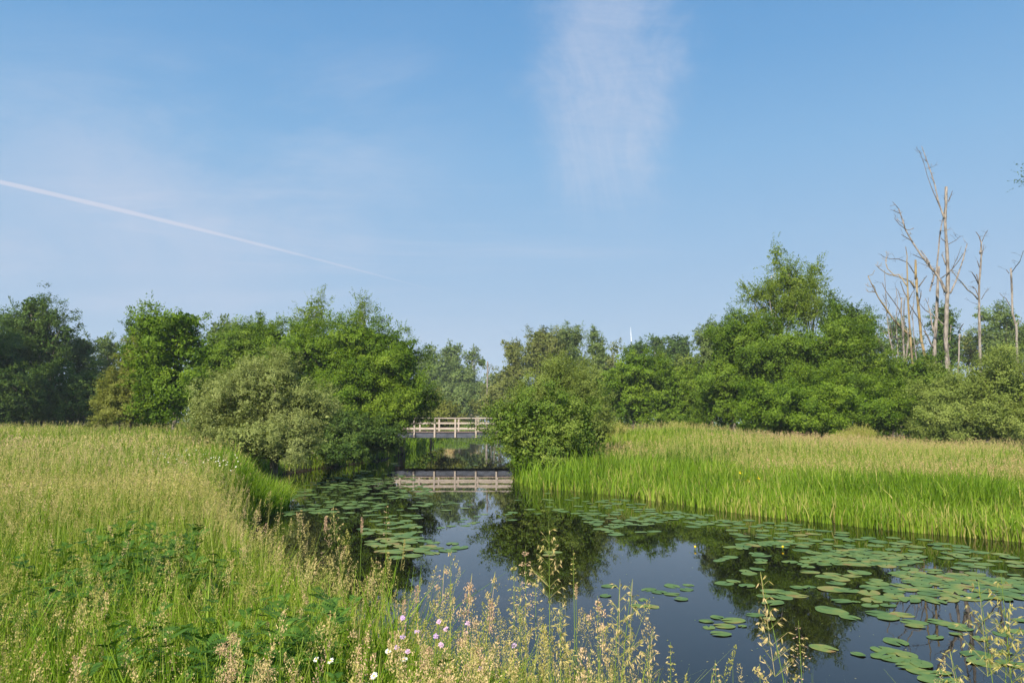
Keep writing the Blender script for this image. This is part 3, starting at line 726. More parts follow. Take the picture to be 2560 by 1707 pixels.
for j, y0 in enumerate((YN - .125, YFAR + .06)):
    yr = y0 - .045 if j == 0 else y0 - .045
    for x in px_:
        mb = MB(); mb.box(x - .055, x + .055, y0, y0 + .07, zb0 + .02, ztop - .035); mb.build('post', M['rail'], root)
    for zc, hh in ((ztop - .36, .12), (ztop - .74, .12)):
        mb = MB(); x = xa
        seg = [xa] + [px_[k] for k in (3, 6, 9)] + [xb]
        for s0, s1 in zip(seg[:-1], seg[1:]):
            mb.box(s0 + .004, s1 - .004, y0 + .073, y0 + .115, zc - hh / 2, zc + hh / 2)
        mb.build('rail', M['rail'], root)
    mb = MB(); mb.box(xa, xb, y0 - .04, y0 + .13, ztop - .032, ztop + .02); mb.build('handrail', M['rail'], root)
mb = MB()
for x in (-7.9, .95):
    mb.box(x - .15, x + .15, YN + .12, YFAR - .12, -.8, zb0 - .004)
mb.build('abutment', M['deck'], root)

# ------------------------------------------------------------------ wind turbine far behind the trees
m, nt, out = mat('white_paint'); p = node(nt, 'ShaderNodeBsdfPrincipled'); p.inputs['Base Color'].default_value = (.8, .8, .8, 1); p.inputs['Roughness'].default_value = .4
nt.links.new(p.outputs[0], out.inputs['Surface']); M['white'] = m
Yt = 640
hub = np.array(at(1583, 948, Yt)); tip = np.array(at(1581, 818, Yt)); L = np.linalg.norm(tip - hub)
root = empty('wind_turbine', (hub[0], Yt, 1)); tag(root, 'white wind turbine, one upright blade tip showing above the trees', 'wind turbine')
mb = MB(); mb.tube([(hub[0], Yt + 3, 0), (hub[0], Yt + 3, hub[2] - 1)], [1.6, .9], 16); mb.build('tower', M['white'], root, True)
mb = MB(); mb.tube([(hub[0], Yt - 1.2, hub[2]), (hub[0], Yt + 6, hub[2])], [1.0, 1.3], 12); mb.build('nacelle', M['white'], root, True)
for a in (92.0, 212.0, 332.0):
    d = np.array([math.cos(rad(a)), 0, math.sin(rad(a))])
    mb = MB(); mb.tube([hub + d * L * t - np.array([0, .8, 0]) for t in (.02, .15, .5, .8, 1)], [.4, .65, .45, .28, .08], 8); mb.build('blade', M['white'], root, True)

# ------------------------------------------------------------------ grasses
def blades(rng, x, y, z, h, w, bend, seg=3, az=None, lean=None):
    n = len(x)
    az = rng.uniform(0, 2 * PI, n) if az is None else az
    la = rng.uniform(0, 2 * PI, n) if lean is None else lean
    L = np.stack([np.cos(la), np.sin(la), np.zeros(n)], -1)
    Wd = np.stack([np.cos(az), np.sin(az), np.zeros(n)], -1)
    base = np.stack([x, y, z], -1)
    prof = {3: [.8, 1, .7, .10], 2: [.9, .9, .15], 4: [.8, 1, .85, .55, .08]}[seg]
    rings = []
    for i in range(seg + 1):
        t = i / seg
        c = base + L * (bend * h * t * t)[:, None] + np.array([0, 0, 1]) * (h * (t - .18 * np.minimum(bend, 1.6) * t ** 3))[:, None]
        rings.append((c - Wd * (w * prof[i] / 2)[:, None], c + Wd * (w * prof[i] / 2)[:, None], c))
    V = np.stack([np.stack([rings[i][0], rings[i][1], rings[i + 1][1], rings[i + 1][0]], 1) for i in range(seg)], 1)
    return V.reshape(-1, 4, 3), rings[-1][2], L

def heads(rng, top, L, ln, R, k, size, typ):
    """seed heads hanging on the last ln metres of stems ending at top; k spikelets each"""
    n = len(top)
    t = rng.uniform(0, 1, (n, k)) ** .9
    shape = {0: np.sin(PI * (t * .82 + .12)) * (1 - .35 * t), 1: (1 - t) ** .8 + .12, 2: np.ones_like(t) * (.5 + .5 * np.sin(PI * np.clip(t * .9 + .05, 0, 1)))}[typ]
    a = rng.uniform(0, 2 * PI, (n, k))
    if typ == 1:
        a = (rng.integers(0, 4, (n, k)) * PI / 2 + np.floor(t * 6) * 1.2) + rng.normal(0, .35, (n, k))
        t = np.floor(t * 7) / 7 + rng.uniform(0, .10, (n, k)) * .5
    rr = R[:, None] * shape * rng.uniform(.15, 1, (n, k)) ** .6
    P = top[:, None] - (L[:, None] * .35 + np.array([0, 0, 1])) * ((1 - t) * ln[:, None])[..., None]
    d = np.stack([np.cos(a), np.sin(a), np.zeros_like(a)], -1)
    P = P + d * rr[..., None] + np.array([0, 0, 1]) * (rr * (.35 if typ != 1 else .1))[..., None]
    dirv = unit(d * rng.uniform(.2, 1.0, (n, k, 1)) + np.array([0, 0, 1.0 if typ != 1 else .1]) + rng.normal(0, .3, (n, k, 3)))
    w = unit(np.cross(dirv, rng.normal(size=(n, k, 3))))
    s = size[:, None, None] * rng.uniform(.7, 1.4, (n, k, 1))
    V = np.stack([P - dirv * s * .5, P + w * s * .22, P + dirv * s * .5, P - w * s * .22], 2)
    return V.reshape(-1, 4, 3)

def scatter(rng, n, y0, y1, side, half=.80, margin=.06, power=1.0):
    """points in the wedge in front of the camera; density falls off as 1/distance for power=1"""
    u = rng.uniform(0, 1, n)
    y = y0 * (y1 / y0) ** u if power == 1.0 else np.sqrt(y0 ** 2 + u * (y1 ** 2 - y0 ** 2))
    x = rng.uniform(-1, 1, n) * (half * y + .6)
    R = isright(x, y)
    s = sdist(x, y)
    k = (s > margin) & (R if side == 'r' else ~R)
    return x[k], y[k], s[k]

def pn(x, y, sc, ph=0.0):
    return .5 + .5 * (np.sin(x * sc + ph + 1.7 * np.sin(y * sc * .7 + ph)) * np.cos(y * sc * 1.1 - ph + 1.3 * np.sin(x * sc * .6)))

def ground_blades(seed, n, y0, y1, side, hf, wf, bendf, tintf, margin=.06, seg=3, sel=None):
    rng = np.random.default_rng(seed)
    x, y, s = scatter(rng, n, y0, y1, side, margin=margin)
    if sel is not None:
        k = sel(rng, x, y, s); x, y, s = x[k], y[k], s[k]
    z = gz(x, y) - .02
    h = hf(rng, x, y, s); w = wf(rng, x, y, s); b = bendf(rng, x, y, s)
    V, top, L = blades(rng, x, y, z, h, w, b, seg)
    T = np.repeat(tintf(rng, x, y, s), seg)
    return V, T, (x, y, z, h, top, L, s)

herbzone = lambda x, y: 1.1 * np.exp(-(((x + 2.3) / .75) ** 2 + ((y - 4.5) / .8) ** 2)) + 1.1 * np.exp(-(((x + .95) / .40) ** 2 + ((y - 2.75) / .4) ** 2))
# left meadow
VV, TT = [], []
for seed, n, y0, y1, wmul, sg in ((1, 150000, 1.3, 9, 1.0, 3), (2, 150000, 9, 30, 1.0, 3), (3, 130000, 30, 75, 1.0, 2)):
    V, T, _ = ground_blades(seed, n, y0, y1, 'l',
        lambda r, x, y, s: r.uniform(.30, .80, len(x)) * (.85 + .3 * pn(x, y, .8)) * np.clip(.55 + s * .5, .5, 1),
        lambda r, x, y, s: (r.uniform(.003, .0075, len(x)) + .00085 * y),
        lambda r, x, y, s: r.gamma(2.0, .18, len(x)),
        lambda r, x, y, s: .50 + r.normal(0, .20, len(x)) + .30 * (pn(x, y, .5, 2) - .5), seg=sg, margin=.02,
        sel=lambda r, x, y, s: r.uniform(0, 1, len(x)) > np.maximum(.75 * np.clip(herbzone(x, y), 0, 1), np.where(y < 9, .75 * sm((pn(x, y, 1.6, 7) - .62) / .2), 0)))
    VV.append(V); TT.append(T)
V, T = np.concatenate(VV), np.concatenate(TT)
tag(link('meadow_grass', quads('meadow_grass', V, {'tint': T}), M['grass']), 'tall green hay grass of the near and left meadow', 'grass', kind='stuff')

def headgrass(name, label, mt, sets, side, hmul=1.0, sel=None, redf=.06):
    HV, HT, SV, ST = [], [], [], []
    for seed, n, y0, y1, k, typ, size, R, ln in sets:
        rng = np.random.default_rng(seed)
        x, y, s = scatter(rng, n, y0, y1, side, margin=.05)
        if sel is not None:
            q = sel(rng, x, y, s); x, y, s = x[q], y[q], s[q]
        z = gz(x, y) - .02; n_ = len(x)
        h = rng.uniform(.62, 1.02, n_) * hmul * (.76 + .22 * pn(x, y, .8) + .22 * pn(x, y, .33, 2)) * np.clip(.6 + s * .5, .5, 1)
        w = .0018 + .0004 * y
        sg = 3 if y1 < 12 else 2
        V, top, L = blades(rng, x, y, z, h, w, rng.gamma(2., .07, n_), sg)
        SV.append(V); ST.append(np.repeat(.45 + rng.normal(0, .2, n_), sg))
        sz = size * rng.uniform(.8, 1.25, n_) * (1 + 0 * y)
        V = heads(rng, top, L, ln * rng.uniform(.6, 1.2, n_), R * rng.uniform(.5, 1.25, n_), k, sz, typ)
        base = pn(x, y, .9, 1.) * .40 + pn(x, y, .21, 4.) * .55 - .02 + rng.normal(0, .2, n_)
        HV.append(V); HT.append(np.repeat(base, k) + rng.normal(0, .1, n_ * k))
    V = np.concatenate(SV + HV); T = np.concatenate(ST + HT)
    ns = sum(len(a) for a in SV)
    me = quads(name, V, {'tint': T})
    me.materials.append(M['stalk']); me.materials.append(M[mt])
    mi = np.ones(len(V), np.int32); mi[:ns] = 0
    me.polygons.foreach_set('material_index', mi)
    return tag(link(name, me, None), label, 'grass', kind='stuff')

def selh(rng, x, y, s):
    pr = np.clip(.26 + 1.3 * (pn(x, y, .55, .5) * .5 + pn(x, y, 1.9, 2.5) * .5 - .28), .18, 1) * (1 - .93 * np.clip(herbzone(x, y), 0, 1)) * np.where(y < 3.3, np.where(x < -.35, .35, .8), 1) * (1 - .75 * np.exp(-(((x + 7.4) / 2.0) ** 2 + ((y - 18) / 5) ** 2))) * np.where(x > .12 * y, np.clip(1 - (x / y - .12) / .12, .035, 1), 1)
    return rng.uniform(0, 1, len(x)) < pr
headgrass('flowering_grass', 'buff and purplish seed heads standing over the left meadow', 'hay',
    [(11, 7500, 1.5, 8, 120, 0, .0066, .027, .15), (12, 4000, 1.5, 8, 60, 1, .0072, .05, .18), (13, 2000, 1.5, 8, 60, 2, .0075, .012, .09),
     (14, 32000, 8, 18, 26, 0, .014, .036, .17), (15, 12000, 8, 18, 16, 1, .016, .055, .18),
     (16, 42000, 18, 70, 8, 0, .032, .05, .22)], 'l', sel=selh)

# right bank: bright sweet-grass along the water, then meadow
VV, TT = [], []
V, T, _ = ground_blades(21, 300000, 11, 45, 'r',
    lambda r, x, y, s: r.uniform(.28, .68, len(x)) * np.clip(.8 + s * .15, .7, 1.1) * (.70 + .35 * pn(x, y, 1.3) + .3 * pn(x, y, 3.7, 2)),
    lambda r, x, y, s: r.uniform(.012, .030, len(x)) + .0002 * y,
    lambda r, x, y, s: r.gamma(1.6, .16, len(x)),
    lambda r, x, y, s: .46 + r.normal(0, .22, len(x)) + .35 * (pn(x, y, 1.1, 5) - .5) + np.where(r.uniform(0, 1, len(x)) < .07, .6, 0) + np.where(s < .25, .3, 0) * r.uniform(0, 1, len(x)), margin=-.22,
    sel=lambda r, x, y, s: r.uniform(0, 1, len(x)) < np.clip(1 - (s - .9 - 1.6 * pn(x, y, .7)) / 2.2, 0, 1))
tag(link('reed_grass', quads('reed_grass', V, {'tint': T}), M['reed']), 'bright green reed grass lining the right bank', 'reeds', kind='stuff')
V, T, _ = ground_blades(22, 240000, 15, 75, 'r',
    lambda r, x, y, s: r.uniform(.30, .62, len(x)), lambda r, x, y, s: r.uniform(.006, .012, len(x)) + .0006 * y,
    lambda r, x, y, s: r.gamma(2., .16, len(x)), lambda r, x, y, s: .36 + r.normal(0, .2, len(x)) + .5 * (pn(x, y, .3, 4) - .5), seg=2,
    sel=lambda r, x, y, s: s > 1.4)
tag(link('bank_grass', quads('bank_grass', V, {'tint': T}), M['grass']), 'green hay grass of the meadow behind the right bank reeds', 'grass', kind='stuff')
def selr(rng, x, y, s):
    pr = sm((s - 1.8 - 2.0 * pn(x, y, .5)) / 2.0) * np.clip(.02 + 1.7 * (pn(x, y, .22, 3) * .65 + pn(x, y, .7, 1) * .35 - .30), .03, 1)
    return rng.uniform(0, 1, len(x)) < pr
headgrass('pink_flowering_grass', 'pinkish buff seed heads over the meadow behind the right bank', 'pinkhay',
    [(31, 60000, 13, 34, 10, 0, .026, .05, .20), (32, 50000, 28, 75, 7, 0, .036, .06, .25)], 'r', hmul=.92, sel=selr)

# sedge tuft at the left water's edge
rng = np.random.default_rng(41)
n = 5200
a = rng.uniform(0, 2 * PI, n); q = np.sqrt(rng.uniform(0, 1, n))
x = -6.9 + np.cos(a) * q * 1.25; y = 18.6 + np.sin(a) * q * 2.2
V, top, L = blades(rng, x, y, np.maximum(gz(x, y), -.05), rng.uniform(.5, 1.05, n) * (1.1 - .35 * q), rng.uniform(.014, .026, n), rng.gamma(2.2, .14, n), 3, lean=np.where(rng.uniform(0, 1, n) < .6, a, rng.uniform(0, 6.28, n)))
tag(link('sedge_tuft', quads('sedge_tuft', V, {'tint': np.repeat(.45 + rng.normal(0, .28, n), 3)}), M['reed']), 'arching bright green sedge tuft at the left water edge', 'sedge')
# grass and reeds under the bushes and on the far banks
rng = np.random.default_rng(42)
n = 90000
y = rng.uniform(21, 128, n) ; x = rng.uniform(-17, 6, n)
s = sdist(x, y); k = (s > -.25) & (s < 2.2) & ((x < 3) | (y > 40)) & ((x > -4) | (y > 54) | (rng.uniform(0, 1, n) < .12)); x, y, s = x[k], y[k], s[k]
V, top, L = blades(rng, x, y, np.maximum(gz(x, y), -.05), rng.uniform(.5, 1.1, len(x)), rng.uniform(.014, .03, len(x)) + .0005 * y, rng.gamma(2.2, .15, len(x)), 2)
tag(link('bank_reeds', quads('bank_reeds', V, {'tint': np.repeat(.42 + rng.normal(0, .18, len(x)), 2)}), M['reed']), 'green reeds along the channel banks under and beyond the bridge', 'reeds', kind='stuff')
for (px, py, yd, hh, lb) in ((2150, 1075, 39, 1.5, 'tall pale tussock at the foot of the big right-hand oak'), (2110, 1085, 38, 1.1, 'lower pale tussock left of the tall one at the oak foot'), (1700, 1072, 46, 1.3, 'pale tussock below the yellow-green hedge bush'), (1530, 1065, 40, 1.2, 'buff tussock on the rise beside the waterside bush')):
    n = 900; cx0, _, _ = at(px, py, yd); a = rng.uniform(0, 6.28, n); q = np.sqrt(rng.uniform(0, 1, n))
    x = cx0 + np.cos(a) * q * .6; y = yd + np.sin(a) * q * .6
    h = rng.uniform(.5, 1.0, n) * hh * (1.1 - .35 * q); z = gz(x, y)
    V1, top, L = blades(rng, x, y, z, h, np.full(n, .022), rng.gamma(2, .1, n), 2, lean=a)
    V2 = heads(rng, top[:350], L[:350], np.full(350, .3), np.full(350, .08), 9, np.full(350, .05), 1)
    t = empty('grass_tussock', (cx0, yd, gz1(cx0, yd))); tag(t, lb, 'grass tussock', 'pale tussocks on the right meadow')
    link('blades', quads('blades', V1, {'tint': np.repeat(.8 + rng.normal(0, .15, n), 2)}), M['grass'], t)
    link('seed_heads', quads('seed_heads', V2, {'tint': .2 + rng.normal(0, .15, len(V2))}), M['hay'], t)
# dry reeds where the channel ends
rng = np.random.default_rng(43)
n = 5200
cxr, cyr, _ = at(1158, 1040, 134)
x = rng.normal(cxr, 1.1, n); y = rng.uniform(131, 136, n)
V, top, L = blades(rng, x, y, gz(x, y), rng.uniform(2.2, 3.1, n), rng.uniform(.04, .09, n), rng.gamma(2., .05, n), 2)
tag(link('dry_reeds', quads('dry_reeds', V, {'tint': np.repeat(rng.uniform(0, 1, n), 2)}), M['reeddry']), 'straw coloured dry reed stand beyond the bridge', 'reeds', kind='stuff')

n = 9000
x = rng.uniform(-20, 6, n); y = rng.uniform(112.5, 126, n)
V, top, L = blades(rng, x, y, np.maximum(gz(x, y), 0), rng.uniform(.5, 1.0, n), rng.uniform(.05, .11, n), rng.gamma(2., .08, n), 2)
tag(link('far_reeds', quads('far_reeds', V, {'tint': np.repeat(.35 + rng.normal(0, .2, n), 2)}), M['far']), 'tall green reeds in front of the dry reed stand', 'reeds', kind='stuff')
# lush broad blades low at the left
rng = np.random.default_rng(44)
n = 11000
y = rng.uniform(1.5, 4.0, n); x = rng.uniform(-.78, -.10, n) * y - .1
k = rng.uniform(0, 1, n) < (.35 + .65 * pn(x, y, 2.1, .4)); x, y = x[k], y[k]; n = len(x)
V, top, L = blades(rng, x, y, gz(x, y) - .02, rng.uniform(.45, .92, n), rng.uniform(.006, .013, n), rng.gamma(2.2, .14, n), 4)
tag(link('broad_grass', quads('broad_grass', V, {'tint': np.repeat(.52 + rng.normal(0, .18, n), 4)}), M['reed']), 'lush broad-bladed grass at the lower left', 'grass', kind='stuff')

# ------------------------------------------------------------------ leafy herbs in the near grass
def herb(x, y, h, label, seed):
    rng = np.random.default_rng(seed)
    z = gz1(x, y)
    root = empty('leafy_herb', (x, y, z)); tag(root, label, 'herb', 'dark leafy herbs in the near grass')
    mb = MB(); V = []
    for q in range(13):
        d = np.array([rng.normal(0, .33), rng.normal(0, .33), 1.0]); d /= np.linalg.norm(d)
        hh = h * rng.uniform(.75, 1.05)
        b = np.array([x + rng.normal(0, .07), y + rng.normal(0, .07), z])
        mb.tube([b, b + d * hh * .5, b + d * hh], [.005, .004, .002], 5)
        for t in np.linspace(.25, 1, 22):
            o = b + d * hh * t
            a = rng.uniform(0, 2 * PI)
            ax = np.array([math.cos(a), math.sin(a), rng.uniform(.2, 1.1)]); ax /= np.linalg.norm(ax)
            ll = rng.uniform(.085, .15) * (1.15 - .4 * t)
            sd = unit(np.cross(ax, np.array([0, 0, 1.])) + rng.normal(0, .15, 3)); nn = np.cross(sd, ax)
            for j in range(9):
                c = o + ax * ll * (j + 1) / 9 - np.array([0, 0, 1]) * ll * .35 * ((j + 1) / 9) ** 2
                lw = ll * .42 * math.sin(PI * (j + 1.6) / 11)
                for sg in (-1, 1):
                    dv = sd * sg + ax * .55
                    dv = dv / np.linalg.norm(dv)
                    wv = np.cross(nn, dv) * lw * .13
                    V.append([c, c + dv * lw * .5 + wv, c + dv * lw, c + dv * lw * .5 - wv])
    mb.build('stem', M['stalk'], root)
    V = np.array(V)
    link('foliage', quads('herb_leaves', V, {'tint': .5 + rng.normal(0, .2, len(V))}), M['herb'], root)
HERBS = [(235, 1370, 4.9, .72, 'dark feathery herb at the upper left of the big leafy patch'), (330, 1350, 5.1, .78, 'tallest dark herb at the top of the big leafy patch'),
         (420, 1390, 4.7, .72, 'dark herb at the upper right of the big leafy patch'), (190, 1440, 4.2, .68, 'dark herb at the left of the big leafy patch, among long blades'),
         (300, 1440, 4.3, .70, 'dark herb in the middle of the big leafy patch'), (390, 1460, 4.1, .68, 'dark herb in the shadier right half of the big leafy patch'),
         (490, 1440, 4.4, .66, 'dark herb at the right tip of the big leafy patch'), (150, 1540, 3.5, .62, 'low feathery herb near the lower left'),
         (590, 1580, 3.0, .66, 'bright broad herb at the top of the small patch by the buff plume'), (690, 1600, 2.9, .64, 'bright broad herb right of the buff plume'),
         (560, 1660, 2.6, .66, 'broad herb at the bottom beside the buff plume'), (470, 1620, 2.9, .62, 'green herb between the grass blades left of the buff plume'),
         (735, 1680, 2.5, .62, 'broad herb at the bottom edge left of the daisies')]
for i, (px, py, Yd, h, lb) in enumerate(HERBS):
    X0, _, Z0 = at(px, py, Yd)
    g0 = gz1(X0, Yd)
    herb(X0, Yd, max(.5, Z0 - g0 + .16), lb, 300 + i)

# ------------------------------------------------------------------ single grasses standing against the water
def stalk(px, py, Yd, typ, label, ln=.18, R=.03, k=90, size=.008, tint=.5, lean=0.0):
    rng = np.random.default_rng(int(px * 7 + py))
    T = np.array(at(px, py, Yd)); gx_, gy_ = T[0] - lean, Yd + rng.uniform(-.12, .05)
    z0 = gz1(gx_, gy_)
    if z0 < -.05: z0 = -.05
    root = empty('grass_stalk', (gx_, gy_, z0)); tag(root, label, 'grass stalk', 'tall grass stalks in front of the water')
    b = np.array([gx_, gy_, z0]); H = T[2] - z0
    pts = [b + (T - b) * t + np.array([-lean * .35 * math.sin(PI * t), 0, 0]) for t in np.linspace(0, 1, 7)]
    mb = MB(); mb.tube([tuple(p) for p in pts], [.0022, .0021, .0019, .0017, .0014, .0011, .0006], 5)
    L = np.array([[lean, 0, 0]]) * 0 + np.array([[lean / max(H, .3), 0, 0]])
    if typ == 'oat':   # open panicle: whorls of thin rays with hanging spikelets
        V = []
        for w in range(7):
            t = w / 7
            o = T - (T - b) / np.linalg.norm(T - b) * ln * (1 - t)
            for q in range(5 if w < 5 else 3):
                a = rng.uniform(0, 2 * PI); d = np.array([math.cos(a), math.sin(a), .9]); d /= np.linalg.norm(d)
                l = R * (1.25 - t) * rng.uniform(.6, 1.2)
                V.append([o, o + np.array([0, 0, .0008]), o + d * l + np.array([0, 0, .0008]), o + d * l])
                e = o + d * l
                mb.tube([tuple(o), tuple(o + d * l * .6 + np.array([0, 0, l * .1])), tuple(e)], [.0005, .0004, .0004], 3)
                for c_ in range(2 if l > R * .6 else 1):
                    p0 = o + d * l * (1 - .38 * c_)
                    dv = unit(np.array([d[0] * .5, d[1] * .5, rng.uniform(-.9, .4)]) + rng.normal(0, .2, 3))
                    for f_ in range(3):
                        dd = unit(dv + rng.normal(0, .22, 3)); wv = unit(np.cross(dd, rng.normal(size=3))) * size * .17
                        V.append([p0, p0 + dd * size * .6 + wv, p0 + dd * size * 1.7, p0 + dd * size * .6 - wv])
        V = np.array(V)
    else:
        ty = {'dense': 0, 'loose': 1, 'spike': 2}[typ]
        V = heads(rng, T[None], L, np.array([ln]), np.array([R]), k, np.array([size]), ty)
        if typ == 'dense':   # cocksfoot: lumps
            c = rng.integers(0, 5, len(V)); 
            for q in range(5):
                f = q / 5
                o = T - (T - b) / np.linalg.norm(T - b) * ln * (1 - f) + np.array([rng.normal(0, R * .7), rng.normal(0, R * .7), 0])
                kq = c == q
                cen = V[kq].mean(1, keepdims=True)
                V[kq] = V[kq] - cen + o + rng.normal(0, R * .42 * (1.1 - f * .6), (kq.sum(), 1, 3))
    ax = (T - b) / np.linalg.norm(T - b)
    RA = [[T - ax * ln * a_ + np.array([o_, 0, 0]) for a_, o_ in ((f, -.0006), (f, .0006), (f + .1, .0006), (f + .1, -.0006))] for f in np.arange(0, 1, .1)]
    V = np.concatenate([np.array(V), np.array(RA)])
    link('seed_head', quads('seed_head', V, {'tint': tint + rng.normal(0, .12, len(V))}), M['hay'], root)
    mb.build('stem', M['stalk'], root)
    # two leaves
    az = rng.uniform(0, 6.28, 2)
    bb = np.array([pts[1], pts[2]])
    VL, _, _ = blades(rng, bb[:, 0], bb[:, 1], bb[:, 2], rng.uniform(.18, .32, 2), np.full(2, .006), rng.uniform(.5, 1.2, 2), 4)
    link('leaf', quads('leaf', VL, {'tint': np.full(len(VL), .45)}), M['grass'], root)
